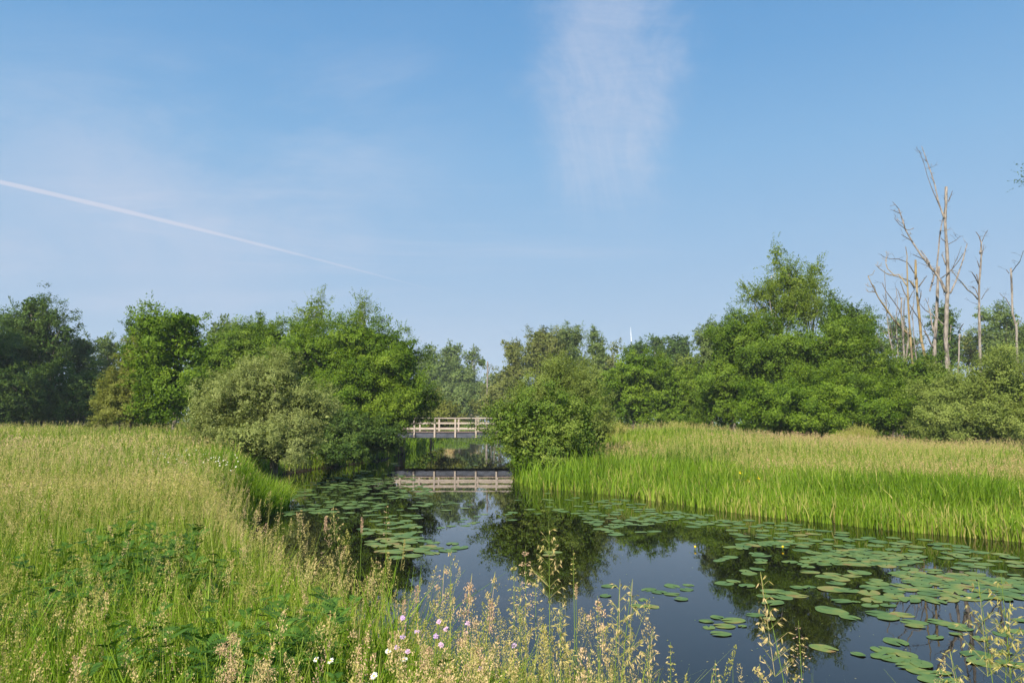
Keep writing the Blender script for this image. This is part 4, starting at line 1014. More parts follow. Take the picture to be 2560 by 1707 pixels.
ST = [
 (1372, 1305, 2.7, 'oat', 'tallest golden oat grass panicle in the middle, before the dark reflection', dict(ln=.26, R=.07, size=.011, tint=.35)),
 (1433, 1374, 2.7, 'loose', 'slender thin-headed stalk just right of the tallest oat panicle', dict(ln=.12, R=.015, k=50, size=.008, tint=.2)),
 (1180, 1432, 2.6, 'dense', 'thick buff and rusty plume left of centre, the densest head over the water', dict(ln=.22, R=.030, k=420, size=.0085, tint=.75, lean=.08)),
 (1128, 1370, 3.1, 'dense', 'small lumpy head standing highest left of the thick buff plume', dict(ln=.10, R=.016, k=90, size=.008, tint=.35)),
 (1111, 1410, 3.0, 'dense', 'orange-tipped lumpy head beside the small high one', dict(ln=.15, R=.016, k=110, size=.008, tint=.8, lean=.05)),
 (1043, 1464, 3.0, 'spike', 'short orange-pink head at the left end of the water-side stalks', dict(ln=.07, R=.012, k=120, size=.007, tint=.95, lean=.03)),
 (1238, 1428, 2.7, 'dense', 'buff lumpy head right of the thick plume, leaning right', dict(ln=.13, R=.018, k=150, size=.008, tint=.4, lean=.1)),
 (1228, 1500, 2.6, 'spike', 'dark rusty red sorrel head right of the thick plume', dict(ln=.11, R=.013, k=200, size=.007, tint=1.15, lean=.05)),
 (1285, 1400, 2.8, 'loose', 'loose green-gold panicle left of the tallest oat', dict(ln=.26, R=.045, k=190, size=.009, tint=.15)),
 (1314, 1363, 2.8, 'loose', 'loose purplish panicle close left of the tallest oat', dict(ln=.26, R=.05, k=190, size=.008, tint=.85)),
 (1300, 1450, 2.6, 'oat', 'golden oat panicle below the loose purplish one', dict(ln=.24, R=.05, size=.010, tint=.3)),
 (1339, 1446, 2.7, 'loose', 'pale wispy panicle under the tallest oat, its left side', dict(ln=.2, R=.045, k=130, size=.008, tint=.3)),
 (1494, 1488, 2.6, 'dense', 'upright pinkish oval head standing alone right of the oats', dict(ln=.10, R=.018, k=190, size=.008, tint=.8)),
 (1509, 1544, 2.55, 'dense', 'two-lobed pinkish head just below the lone oval one', dict(ln=.13, R=.020, k=170, size=.008, tint=.65, lean=.05)),
 (1550, 1446, 2.5, 'oat', 'open oat panicle, left one of the pair near the middle of the water', dict(ln=.25, R=.06, size=.010, tint=.4, lean=.04)),
 (1581, 1446, 2.5, 'oat', 'open oat panicle, right one of the pair near the middle of the water', dict(ln=.27, R=.06, size=.011, tint=.35, lean=.08)),
 (1361, 1562, 2.4, 'spike', 'yellow one-sided head bent far to the right, low at centre', dict(ln=.14, R=.014, k=170, size=.009, tint=.15, lean=.22)),
 (1440, 1461, 2.6, 'spike', 'short cigar-shaped buff head on a straight stem right of the tallest oat', dict(ln=.05, R=.006, k=110, size=.006, tint=.7)),
 (1400, 1505, 2.5, 'oat', 'drooping oat head low between the tallest oat and the cigar-shaped head', dict(ln=.2, R=.04, size=.011, tint=.3)),
 (1676, 1604, 2.4, 'loose', 'small upright feathery head at the bottom, second from the left before open water', dict(ln=.12, R=.02, k=90, size=.008, tint=.2)),
 (1631, 1575, 2.4, 'oat', 'thin oat stalk bending right beneath the pair of oat panicles', dict(ln=.2, R=.05, size=.009, tint=.5, lean=.1)),
 (1788, 1649, 2.3, 'loose', 'tiny feathery head at the bottom edge between the plume stalks', dict(ln=.11, R=.022, k=90, size=.008, tint=.5)),
 (1901, 1428, 2.3, 'oat', 'long drooping oat stalk with big spikelets over the right lily pads', dict(ln=.30, R=.06, size=.012, tint=.45, lean=-.09)),
 (1899, 1658, 2.3, 'dense', 'lumpy buff head at the bottom beside the long drooping oat', dict(ln=.09, R=.02, k=190, size=.008, tint=.35)),
 (1996, 1550, 2.4, 'loose', 'fine pinkish misty panicle right of the long drooping oat', dict(ln=.2, R=.05, k=90, size=.006, tint=1.0)),
 (2502, 1433, 2.3, 'oat', 'tallest oat panicle at the lower right corner of the view', dict(ln=.30, R=.08, size=.012, tint=.35)),
 (2446, 1451, 2.3, 'oat', 'wide loose oat panicle left of the tallest one in the lower right corner', dict(ln=.28, R=.08, size=.011, tint=.4, lean=-.05)),
 (2374, 1622, 2.2, 'oat', 'low oat panicle at the bottom edge in the lower right corner', dict(ln=.2, R=.06, size=.011, tint=.35, lean=-.06)),
 (2525, 1500, 2.3, 'oat', 'rightmost oat panicle, cut by the right edge', dict(ln=.25, R=.06, size=.011, tint=.3, lean=.05)),
 (833, 1262, 4.6, 'oat', 'bent tan panicle arching over the left lily pads', dict(ln=.22, R=.06, size=.010, tint=.5, lean=-.1)),
 (967, 1255, 4.0, 'loose', 'thin dark-tipped stalk before the left lily pads', dict(ln=.2, R=.03, k=60, size=.009, tint=.7)),
 (905, 1294, 4.2, 'spike', 'reddish cylindrical head upright before the left lily pads', dict(ln=.09, R=.008, k=140, size=.008, tint=1.0)),
 (815, 1291, 4.4, 'spike', 'reddish cylindrical head leaning right at the left end of the pads', dict(ln=.08, R=.009, k=140, size=.008, tint=1.05, lean=.15)),
 (1012, 1345, 3.8, 'spike', 'thin straw-coloured spike leaning right below the left pads', dict(ln=.16, R=.006, k=90, size=.008, tint=.3, lean=.12)),
 (754, 1269, 5.2, 'loose', 'narrow stalk at the dark water left of the bent tan panicle', dict(ln=.16, R=.03, k=80, size=.010, tint=.55)),
 (940, 1390, 4.0, 'oat', 'dark loose panicle over the deepest black water on the left', dict(ln=.24, R=.06, size=.009, tint=.6)),
 (575, 1575, 2.4, 'dense', 'large fluffy buff plume leaning left at the bottom', dict(ln=.15, R=.034, k=900, size=.0065, tint=.75, lean=-.06)),
 (640, 1640, 2.2, 'dense', 'large fluffy pale plume lying low at the bottom edge', dict(ln=.14, R=.04, k=900, size=.0065, tint=.6, lean=.1)),
 (430, 1600, 2.9, 'dense', 'buff lumpy head among the long blades left of the large fluffy plume', dict(ln=.12, R=.022, k=330, size=.007, tint=.55, lean=-.05)),
 (250, 1560, 3.2, 'dense', 'pale lumpy head over the lower left grass', dict(ln=.12, R=.022, k=330, size=.0075, tint=.4, lean=.04)),
 (760, 1470, 3.2, 'dense', 'upright buff plume between the dark patch and the purple flowers', dict(ln=.15, R=.022, k=330, size=.007, tint=.6)),
 (900, 1560, 2.7, 'dense', 'broad buff plume just left of the purple flowers', dict(ln=.14, R=.024, k=380, size=.007, tint=.7, lean=.05)),
 (1090, 1610, 2.3, 'dense', 'broad tan plume below the pink flower cluster', dict(ln=.14, R=.030, k=600, size=.0065, tint=.75)),
 (1180, 1590, 2.35, 'dense', 'rounded tan plume at the bottom right of the pink flower cluster', dict(ln=.12, R=.032, k=600, size=.0065, tint=.7, lean=.06)),
 (1010, 1500, 2.8, 'spike', 'slim reddish sorrel spike above the purple flowers', dict(ln=.12, R=.008, k=150, size=.007, tint=1.1)),
]
for px, py, Yd, ty, lb, kw in ST: stalk(px, py, Yd, ty, lb, **kw)

# ------------------------------------------------------------------ flowers
def simplemat(name, c, rough=.6, trans=.2):
    return leafmat(name, [(0, tuple(v * .8 for v in c)), (1, c)], trans, rough, .2)
M['petal'] = simplemat('white_petal', (.82, .82, .80)); M['mauve'] = simplemat('mauve_petal', (.50, .36, .62)); M['pinkp'] = simplemat('pink_petal', (.62, .42, .58))
M['yolk'] = simplemat('yellow_disc', (.75, .48, .03)); M['iris'] = simplemat('yellow_iris', (.85, .62, .02))

def ring_petals(rng, c, nrm, n, r0, r1, w, lift=0.0, jit=.1):
    nrm = unit(np.array(nrm, float)); a = unit(np.cross(nrm, [0.3, .8, .1])); b = np.cross(nrm, a)
    V = []
    for k in range(n):
        t = 2 * PI * k / n + rng.normal(0, jit * .5)
        d = a * math.cos(t) + b * math.sin(t) + nrm * (lift + rng.normal(0, jit)); d = d / np.linalg.norm(d); s = np.cross(nrm, d)
        V += [[c + d * r0 - s * w * .3, c + d * r0 + s * w * .3, c + d * (r0 + r1) / 2 + s * w * .55, c + d * (r0 + r1) / 2 - s * w * .55],
              [c + d * (r0 + r1) / 2 - s * w * .55, c + d * (r0 + r1) / 2 + s * w * .55, c + d * r1 + s * w * .25, c + d * r1 - s * w * .25]]
    return np.array(V)

def dome(c, nrm, r, h, n=10):
    nrm = unit(np.array(nrm, float)); a = unit(np.cross(nrm, [0.3, .8, .1])); b = np.cross(nrm, a); V = []
    prev = None
    for i in range(4):
        f = i / 3 * PI / 2
        ring = [c + (a * math.cos(2 * PI * k / n) + b * math.sin(2 * PI * k / n)) * r * math.cos(f) + nrm * h * math.sin(f) for k in range(n)]
        if prev: V += [[prev[k], prev[(k + 1) % n], ring[(k + 1) % n], ring[k]] for k in range(n)]
        prev = ring
    return np.array(V)

def flower(kind, px, py, Yd, label, group, R, mt='mauve'):
    rng = np.random.default_rng(int(px * 3 + py))
    c = np.array(at(px, py, Yd)); z0 = max(gz1(c[0], Yd), 0)
    bx, by = c[0] + rng.normal(0, .03), Yd + rng.uniform(0, .05)
    name = {'daisy': 'daisy', 'scabious': 'purple_flower', 'iris': 'yellow_iris'}[kind]
    root = empty(name, (bx, by, z0)); tag(root, label, 'flower', group)
    nrm = (rng.normal(0, .3), -.75 + rng.normal(0, .2), .8)
    mb = MB(); mb.tube([(bx, by, z0), ((bx + c[0]) / 2 + .01, by, (z0 + c[2]) / 2), tuple(c)], [.0022, .0018, .0014], 5); mb.build('stem', M['stalk'], root)
    if kind == 'daisy':
        V = ring_petals(rng, c, nrm, 15, R * .3, R, R * .30); link('petals', quads('petals', V, {'tint': rng.uniform(.3, 1, len(V))}), M['petal'], root)
        V = dome(c, nrm, R * .33, R * .15); link('disc', quads('disc', V, {'tint': rng.uniform(.3, 1, len(V))}), M['yolk'], root)
    elif kind == 'scabious':
        V = np.concatenate([ring_petals(rng, c - unit(np.array(nrm)) * R * .1, nrm, 11, R * .35, R, R * .5, .15, .25), ring_petals(rng, c, nrm, 9, R * .1, R * .62, R * .4, .7, .3)])
        link('petals', quads('petals', V, {'tint': rng.uniform(0, 1, len(V))}), M[mt], root)
        V = dome(c, nrm, R * .42, R * .4); link('flower_head', quads('flower_head', V, {'tint': rng.uniform(0, 1, len(V))}), M['mauve'], root)
    else:
        V = np.concatenate([ring_petals(rng, c, (0, 0, 1), 3, R * .1, R, R * .9, -.45, .15), ring_petals(rng, c, (0.1, 0, 1), 3, 0, R * .7, R * .4, 1.6, .2)])
        link('petals', quads('petals', V, {'tint': rng.uniform(0, 1, len(V))}), M['iris'], root)
def Z6(x, y): return (750 + x / 2.767, 1150 + y / 2.767)
SC = [((710, 1090), 'topmost mauve flower at the left, alone above its group', 'mauve'), ((960, 1115), 'pink ruffled flower upper left of the pink cluster', 'pinkp'),
      ((1010, 1165), 'wide pink flower in the middle of the pink cluster', 'pinkp'), ((1160, 1128), 'pink dome-shaped flower right of the pink cluster', 'pinkp'),
      ((810, 1185), 'bluish mauve flower with a yellow neighbour', 'mauve'), ((710, 1220), 'spiky mauve flower left in the group', 'mauve'),
      ((940, 1215), 'mauve flower directly below the pink ruffled ones', 'mauve'), ((1155, 1190), 'tiny pink bud under the dome-shaped flower', 'pinkp'),
      ((975, 1275), 'broad pink flower lowest in the cluster', 'pinkp'), ((670, 1295), 'mauve flower next to the white daisy, left one', 'mauve'),
      ((745, 1320), 'pink flower just above the big white daisy', 'pinkp'), ((1480, 1280), 'single pink-mauve flower far right among the oat stems', 'mauve'),
      ((1250, 1440), 'faint mauve flower at the bottom among buff heads', 'mauve')]
for (p, lb, mt) in SC: flower('scabious', *Z6(*p), 2.75, lb, 'purple flowers at the foot of the view', .0105 if 'tiny' not in lb else .006, mt)
for p, lb, yd in (((720, 1375), 'white daisy with yellow disc below the purple flowers', 2.6), ((210, 1385), 'white daisy tinged pink in the grass left of the purple flowers', 2.6),
              ((610, 1320), 'small side-facing white daisy left of the mauve flowers', 2.7), ((510, 1490), 'drooping white daisy close to the bottom edge', 2.4), ((110, 1375), 'tiny white daisy leftmost of the near ones', 2.7)):
    flower('daisy', *Z6(*p), yd, lb, 'near daisies', .0125 if 'tiny' not in lb and 'small' not in lb else .011)
rng = np.random.default_rng(77)
n = 0
while n < 52:
    px = rng.uniform(365, 595); py = rng.normal(1130 + (px - 365) * .10, 14)
    if not (362 < px < 600 and 1112 < py < 1178): continue
    n += 1
    Yd = 1849 * (2.2 - 1.42) / (py - 1055) ; Yd = float(np.clip(Yd, 10, 22)) + rng.normal(0, .4)
    x, _, z = at(px, py, Yd)
    lab = 'white daisy in the loose drift on the left meadow, %s' % ('nearest the willow bush' if px > 520 else 'farthest from the willow bush' if px < 410 else 'in the thick of the drift')
    flower('daisy', px, py, Yd, lab, 'daisies drifting over the left meadow', .0125)
for (px, py, yd, lb) in ((1896, 1194, 20.5, 'brightest yellow iris in the right bank reeds'), (1849, 1180, 21.5, 'dimmer yellow iris left of the brightest one'), (1870, 1201, 20.8, 'lowest yellow iris between the two others')):
    flower('iris', px, py, yd, lb, 'yellow irises in the right bank reeds', .075)

# ------------------------------------------------------------------ lily pads
m, nt, out = mat('lily_pad')
oi = node(nt, 'ShaderNodeObjectInfo'); g = node(nt, 'ShaderNodeNewGeometry')
nz = node(nt, 'ShaderNodeTexNoise'); nz.inputs['Scale'].default_value = 4; nz.inputs['Detail'].default_value = 6; nz.inputs['Roughness'].default_value = .7
nt.links.new(g.outputs['Position'], nz.inputs['Vector'])
add_ = node(nt, 'ShaderNodeMath', operation='MULTIPLY_ADD'); nt.links.new(oi.outputs['Random'], add_.inputs[0]); add_.inputs[1].default_value = .26; nt.links.new(nz.outputs['Fac'], add_.inputs[2])
sub_ = node(nt, 'ShaderNodeMath', operation='SUBTRACT'); nt.links.new(add_.outputs[0], sub_.inputs[0]); sub_.inputs[1].default_value = .13
r = ramp(nt, sub_.outputs[0], [(.28, (.050, .105, .024)), (.45, (.088, .155, .034)), (.58, (.140, .185, .036)), (.66, (.20, .19, .045)), (.76, (.20, .11, .04))])
p = node(nt, 'ShaderNodeBsdfPrincipled'); p.inputs['Roughness'].default_value = .5; p.inputs['Specular IOR Level'].default_value = .35
nt.links.new(r.outputs[0], p.inputs['Base Color']); nt.links.new(p.outputs[0], out.inputs['Surface']); M['pad'] = m

def padshape(rng, r, x=0, y=0, z=0.006):
    n = 22; rot = rng.uniform(0, 2 * PI); el = rng.uniform(1.0, 1.38); notch = rng.uniform(.16, .30)
    ph = rng.uniform(0, 6.28, 3); er = rng.uniform(0, 2 * PI)
    tx, ty = rng.normal(0, .012, 2)
    V, Fc = [], []
    def pt(rr, a):
        xx = rr * math.cos(a) * el; yy = rr * math.sin(a)
        X_ = xx * math.cos(rot) - yy * math.sin(rot); Y_ = xx * math.sin(rot) + yy * math.cos(rot)
        zz = z + X_ * tx + Y_ * ty + (rr / r) ** 4 * .002 * math.sin(3 * a + ph[0])
        return (x + X_, y + Y_, max(zz, .0025))
    V.append((x, y, z - .001))
    for ring in (.5, 1.0):
        for k in range(n):
            a = notch + (2 * PI - 2 * notch) * k / (n - 1)
            rr = r * ring * (1 + .05 * math.sin(2 * a + ph[1]) + .03 * math.sin(5 * a + ph[2]))
            if k in (0, n - 1): rr *= .97
            V.append(pt(rr, a))
    for k in range(n - 1):
        Fc.append((0, 1 + k, 2 + k)); Fc.append((1 + k, 1 + n + k, 2 + n + k, 2 + k))
    b = len(V)   # rim turned down for thickness
    for k in range(n):
        q = V[1 + n + k]; V.append((q[0], q[1], q[2] - .0015))
    for k in range(n - 1): Fc.append((1 + n + k, b + k, b + k + 1, 2 + n + k))
    return V, Fc

def Z7(x, y): return (1500 + x / 2.219, 1050 + y / 2.219)
rng = np.random.default_rng(9)
PADS = []   # x, y, r, cluster
near = [(1240,1265,140),(1385,1095,105),(1640,1230,140),(590,1115,80),(650,1095,80),(740,1112,120),(605,1150,75),(690,1143,110),(790,1143,50),(670,1187,105),(860,1080,90),(940,1105,70),(1285,1060,160),(1250,1045,110),(1340,1005,105),(1420,1010,50),(1500,1028,95),(1600,1028,95),(1555,1075,165),(1600,1097,120),(1675,1080,120),(1740,1120,120),(1750,1143,90),(1880,1120,120),(1950,1133,130),(2000,1155,120),(1975,1188,60),(1860,1205,90),(2230,1185,100),(2320,1172,110),(2345,1112,90),(1570,1275,130),(1640,1290,140),(1700,1302,120),(1560,1308,110),(1620,1325,130),(1720,1332,130),(1785,1355,130),(1700,1365,120),(1765,1392,120),(1825,1405,110),(1900,1402,90),(1850,1445,140),(1960,1447,100),(2090,1300,160),(2150,1352,130),(2090,1340,120),(2250,1347,110),(2335,1365,110),(2250,1290,70),
        (400,920,90),(490,915,60),(480,940,85),(330,955,90),(270,940,80),(400,965,85),(450,993,90),(240,997,60),(210,1030,80),(290,1033,80),(50,920,90),(30,975,70),(2110,1210,90),(1430,1300,70),
        (690,905,110),(740,895,80),(815,920,100),(690,770,60),(960,950,110),(910,975,90),(1010,985,110),(960,1015,120),(1095,975,110),(1040,960,100),(1100,930,90),(1165,925,70),(1290,940,150),(1370,945,140),(1310,905,110)]
for x, y, w in near:
    X0, Y0 = onwater(*Z7(x, y)); PADS.append((X0, Y0, w / 2.219 / F * Y0 * .44, 'near'))
def inpoly(x, y, P):
    c = False
    for i in range(len(P)):
        ax, ay = P[i]; bx, by = P[i - 1]
        if (ay > y) != (by > y) and x < (bx - ax) * (y - ay) / (by - ay) + ax: c = not c
    return c
def raft(poly_px, target, cluster, r0, r1, gap=.9, gapnoise=.5):
    W = [onwater(*p) for p in poly_px]
    xs = [w[0] for w in W]; ys = [w[1] for w in W]; got = 0; tries = 0
    NT = 12000
    PX = rng.uniform(min(p[0] for p in poly_px), max(p[0] for p in poly_px), NT); PY = rng.uniform(min(p[1] for p in poly_px), max(p[1] for p in poly_px), NT)
    OW = [onwater(a, b) for a, b in zip(PX, PY)]
    PR = sdist(np.array([o[0] for o in OW]), np.array([o[1] for o in OW]))
    while got < target and tries < NT - 1:
        tries += 1
        px, py = PX[tries], PY[tries]
        if not inpoly(px, py, poly_px): continue
        x, y = OW[tries]
        # sample evenly over the surface, not over the picture
        if rng.uniform() > (y / max(ys)) ** 2.2: continue
        if rng.uniform() < gapnoise * (pn(x, y, 1.6, 2.2) > .46): continue
        r = rng.uniform(r0, r1)
        if PR[tries] > -.12: continue
        if any((x - q[0]) ** 2 + (y - q[1]) ** 2 < ((r + q[2]) * gap) ** 2 for q in PADS[-700:]): continue
        PADS.append((x, y, r, cluster)); got += 1
z7 = lambda L: [Z7(*p) for p in L]
raft(z7([(620, 720), (830, 680), (1250, 655), (1450, 700), (1700, 690), (2000, 750), (2352, 800), (2352, 930), (2000, 900), (1750, 930), (1480, 960), (1250, 890), (980, 870), (800, 850), (640, 800)]), 230, 'rightraft', .085, .15, .68, .98)
raft(z7([(-120, 445), (120, 430), (520, 520), (860, 540), (800, 580), (380, 600), (340, 640), (60, 640), (-40, 590), (-140, 520)]), 95, 'upraft', .09, .145, .82, .85)
raft(z7([(700, 570), (1080, 570), (1420, 640), (1800, 660), (2352, 770), (2352, 830), (1700, 720), (1250, 660), (760, 690)]), 50, 'rightraft', .10, .15, 1.1)
raft(z7([(1480, 890), (1760, 930), (2352, 910), (2352, 990), (2000, 1000), (1780, 1010), (1500, 1000)]), 30, 'rightraft', .11, .17, .85)
raft([(700, 1245), (800, 1195), (930, 1172), (1040, 1190), (1082, 1225), (1070, 1280), (1040, 1320), (900, 1310), (820, 1290), (700, 1295)], 270, 'leftraft', .09, .15, .70, .85)
raft([(900, 1310), (1040, 1315), (1060, 1345), (1175, 1362), (1070, 1390), (1000, 1400), (930, 1370), (900, 1345)], 42, 'leftraft2', .11, .17, .74, .1)
raft([(1110, 1250), (1210, 1262), (1215, 1325), (1100, 1320)], 16, 'midpads', .08, .12, .9)
raft([(1270, 1240), (1400, 1240), (1400, 1400), (1230, 1370)], 10, 'bushpads', .09, .13, 1.0, 0)
raft([(1350, 1225), (1560, 1260), (1500, 1290), (1380, 1280)], 14, 'upraft', .10, .14, .9, 0)
raft([(980, 1120), (1290, 1120), (1290, 1170), (960, 1172)], 14, 'bridgepads', .12, .2, .9, 0)
raft_done = True
LB = {'rightraft': ('lily pad in the dense raft under the right bank reed grass', 'pads of the dense raft before the right bank'),
      'upraft': ('lily pad in the loose raft between the waterside bush and right reeds', 'pads of the upper raft'),
      'leftraft': ('lily pad crowded on the dark water before the left willow bush', 'pads of the left raft'),
      'leftraft2': ('lily pad at the near tip of the left raft', 'pads at the tip of the left raft'),
      'midpads': ('thin lily pad scattered on the open reflection below the bridge', 'pads on the open reflection'),
      'bushpads': ('lily pad floating on the dark reflection of the waterside bush', 'pads on the bush reflection'),
      'bridgepads': ('lily pad lying far off close to the footbridge', 'pads near the footbridge'),
      'near': ('large lily pad on the near open water at the right', 'large near pads')}
def vis(q): return q[2] ** 2 / q[1] ** 3
PADS.sort(key=vis, reverse=True)
NP = 298
protos = []
for i in range(9):
    V, Fc = padshape(np.random.default_rng(500 + i), 1.0, 0, 0, .006)
    protos.append((V, Fc))
for i, (x, y, r, cl) in enumerate(PADS[:NP]):
    rr = np.random.default_rng(2000 + i)
    V, Fc = padshape(rr, r, 0, 0, .004 + .0016 * (i % 5))
    o = link('lily_pad', pymesh('lily_pad', V, Fc), M['pad'], loc=(x, y, 0))
    base, grp = LB[cl]
    px = x / y * F + CX
    if cl == 'near':
        big = 'broad' if r > .17 else 'small' if r < .11 else 'medium'
        side = 'in the lower right corner mat' if (px > 2150 and y < 8.4) else 'in the group on the far right' if px > 2350 else 'on the reflection of the big tree' if px > 1850 else 'in the small group near the middle' if px < 1740 else 'in the five-pad group left of the tree reflection'
        lab = '%s green lily pad %s' % (big, side)
    else:
        lab = ('notched green ' if r > .14 else 'small green ' if r < .118 else 'round green ') + base
    tag(o, lab, 'lily pad', grp)
VA, FA = [], []
for i, (x, y, r, cl) in enumerate(PADS[NP:]):
    V, Fc = padshape(np.random.default_rng(4000 + i), r, x, y, .004 + .0016 * (i % 5)); b = len(VA)
    VA += V; FA += [tuple(b + k for k in f) for f in Fc]
tag(link('lily_pads', pymesh('lily_pads', VA, FA), M['pad']), 'small far lily pads filling the rafts between the larger ones', 'lily pads', kind='stuff')
print('PADS', len(PADS))
for (px, py, lb) in ((1957, 1368, 'yellow water-lily bud in the dense right raft'), (1738, 1368, 'yellow water-lily bud left of the tree reflection')):
    x, y = onwater(px, py + 6)
    root = empty('water_lily_flower', (x, y, 0)); tag(root, lb, 'flower', 'yellow water-lily buds')
    mb = MB(); mb.tube([(x, y, -.1), (x, y, .05)], [.006, .006], 6); mb.build('stem', M['stalk'], root)
    V = dome(np.array([x, y, .05]), (0, 0, 1), .02, .025); V2 = dome(np.array([x, y, .05]), (0, 0, -1), .02, .015)
    link('petals', quads('petals', np.concatenate([V, V2]), {'tint': np.full(60, .6)}), M['iris'], root)

rng = np.random.default_rng(88)
n = 5200
y = 5.5 * (60 / 5.5) ** rng.uniform(0, 1, n); x = rng.uniform(-.75, .75, n) * y
k = (sdist(x, y) < -.05) & (rng.uniform(0, 1, n) < .15 + .85 * (pn(x, y, 1.7, 3) ** 3)); x, y = x[k], y[k]; n = len(x)
P = np.stack([x, y, np.full(n, .003)], -1); a = rng.uniform(0, 6.28, n); L_ = rng.uniform(.004, .014, n) * (1 + y * .02)
t1 = np.stack([np.cos(a), np.sin(a), 0 * a], -1); t2 = np.stack([-np.sin(a), np.cos(a), 0 * a], -1)
V = np.stack([P - t1 * L_[:, None], P + t2 * (L_ * .5)[:, None], P + t1 * L_[:, None], P - t2 * (L_ * .5)[:, None]], 1)
tag(link('floating_litter', quads('floating_litter', V, {'tint': rng.uniform(0, 1, n)}), M['stalk']), 'scattered specks of seed and leaf litter floating on the water', 'litter', kind='stuff')

# ------------------------------------------------------------------ haze: one box of thin even air round everything
m, nt, out = mat('haze_air')
pv = node(nt, 'ShaderNodeVolumePrincipled'); pv.inputs['Color'].default_value = (.78, .88, 1.0, 1); pv.inputs['Density'].default_value = .0004; pv.inputs['Anisotropy'].default_value = 0
nt.links.new(pv.outputs[0], out.inputs['Volume'])
mb = MB(); mb.box(-1000, 1000, -300, 1600, -3, 125)
tag(mb.build('haze', m), kind='stuff')

# ------------------------------------------------------------------ sky, sun
SUN_EL, SUN_AZ = 38.0, 203.0     # azimuth of the sun measured clockwise from +Y (view direction)
w = bpy.data.worlds.new('World'); scene.world = w; w.use_nodes = True
nt = w.node_tree
for n_ in list(nt.nodes): nt.nodes.remove(n_)
out = nt.nodes.new('ShaderNodeOutputWorld'); bg = nt.nodes.new('ShaderNodeBackground')
sky = nt.nodes.new('ShaderNodeTexSky'); sky.sky_type = 'NISHITA'; sky.sun_disc = False
sky.sun_elevation = rad(SUN_EL); sky.sun_rotation = rad(SUN_AZ); sky.air_density = 1.0; sky.dust_density = .6; sky.ozone_density = 1.0
tc = nt.nodes.new('ShaderNodeTexCoord')
sep = nt.nodes.new('ShaderNodeSeparateXYZ'); nt.links.new(tc.outputs['Generated'], sep.inputs[0])
def mth(op, a, b=None, c=None, clamp=False):
    n_ = nt.nodes.new('ShaderNodeMath'); n_.operation = op; n_.use_clamp = clamp
    for i, v in enumerate((a, b, c)):
        if v is None: continue
        if isinstance(v, (int, float)): n_.inputs[i].default_value = v
        else: nt.links.new(v, n_.inputs[i])
    return n_.outputs[0]
ysafe = mth('MAXIMUM', sep.outputs['Y'], .05)
U = mth('DIVIDE', sep.outputs['X'], ysafe); Vv = mth('DIVIDE', sep.outputs['Z'], ysafe)
front = mth('GREATER_THAN', sep.outputs['Y'], .05)
def noise(scale, det=6, rough=.6, dist=0.0, vec=None, sxyz=None):
    n_ = nt.nodes.new('ShaderNodeTexNoise'); n_.inputs['Scale'].default_value = scale; n_.inputs['Detail'].default_value = det
    n_.inputs['Roughness'].default_value = rough; n_.inputs['Distortion'].default_value = dist
    mp_ = nt.nodes.new('ShaderNodeMapping'); mp_.inputs['Scale'].default_value = sxyz or (1, 1, 1)
    if sxyz and len(sxyz) == 3: pass
    nt.links.new(tc.outputs['Generated'] if vec is None else vec, mp_.inputs['Vector']); nt.links.new(mp_.outputs[0], n_.inputs['Vector'])
    return n_.outputs['Fac'], mp_
def smooth(v, a, b):
    n_ = nt.nodes.new('ShaderNodeMapRange'); n_.interpolation_type = 'SMOOTHSTEP'
    n_.inputs['From Min'].default_value = a; n_.inputs['From Max'].default_value = b
    nt.links.new(v, n_.inputs['Value']); return n_.outputs[0]
comb = nt.nodes.new('ShaderNodeCombineXYZ'); nt.links.new(U, comb.inputs[0]); nt.links.new(Vv, comb.inputs[1])
# feathery column right of centre
nA, mA = noise(4.3, 12, .70, 2.6, comb.outputs[0], (1.3, .8, 1)); mA.inputs['Rotation'].default_value = (.3, .2, .6); mA.inputs['Location'].default_value = (3.1, 1.7, .4)
nA2, mA2 = noise(3.4, 9, .68, 2.0, comb.outputs[0], (.8, 3.0, 1)); mA2.inputs['Rotation'].default_value = (.2, .3, .35)
nB, mB = noise(4.5, 4, .6, 0, comb.outputs[0])
uc = uv(1535, 300)[0]
cx_ = mth('ADD', U, mth('MULTIPLY_ADD', nB, -.22, .11))
col = mth('MULTIPLY', smooth(cx_, uc - .185, uc - .03), smooth(cx_, uc + .150, uc + .04))
vlow = smooth(Vv, uv(1500, 700)[1], uv(1500, 380)[1])
nE, mE = noise(8, 10, .75, 2.2, comb.outputs[0], (.8, 1.5, 1)); mE.inputs['Rotation'].default_value = (.25, .1, .8)
feath = mth('ADD', mth('MULTIPLY', nA, .50), mth('ADD', mth('MULTIPLY', nA2, .32), mth('MULTIPLY', nE, .24)))
cloud1 = smooth(mth('ADD', mth('MULTIPLY', mth('MULTIPLY', col, vlow), .34), mth('MULTIPLY', feath, 1.15)), .58, 1.15)
cloud1 = mth('MULTIPLY', cloud1, mth('MULTIPLY', col, vlow))
# thin veils on the left and low down
nC, mC = noise(1.5, 8, .6, .5, comb.outputs[0], (1, 2.6, 1)); mC.inputs['Rotation'].default_value = (0, 0, .35)
veil = mth('MULTIPLY', smooth(nC, .36, .70), mth('MULTIPLY', mth('MULTIPLY', smooth(U, .05, -.30), smooth(U, -.95, -.55)), mth('MULTIPLY', smooth(Vv, .62, .45), smooth(Vv, .12, .25))))
nD, mD = noise(2.2, 7, .6, .5, comb.outputs[0], (.6, 5.5, 1)); mD.inputs['Rotation'].default_value = (0, 0, -.12)
veil2 = mth('MULTIPLY', smooth(nD, .45, .75), mth('MULTIPLY', smooth(Vv, .40, .25), smooth(U, .35, -.05)))
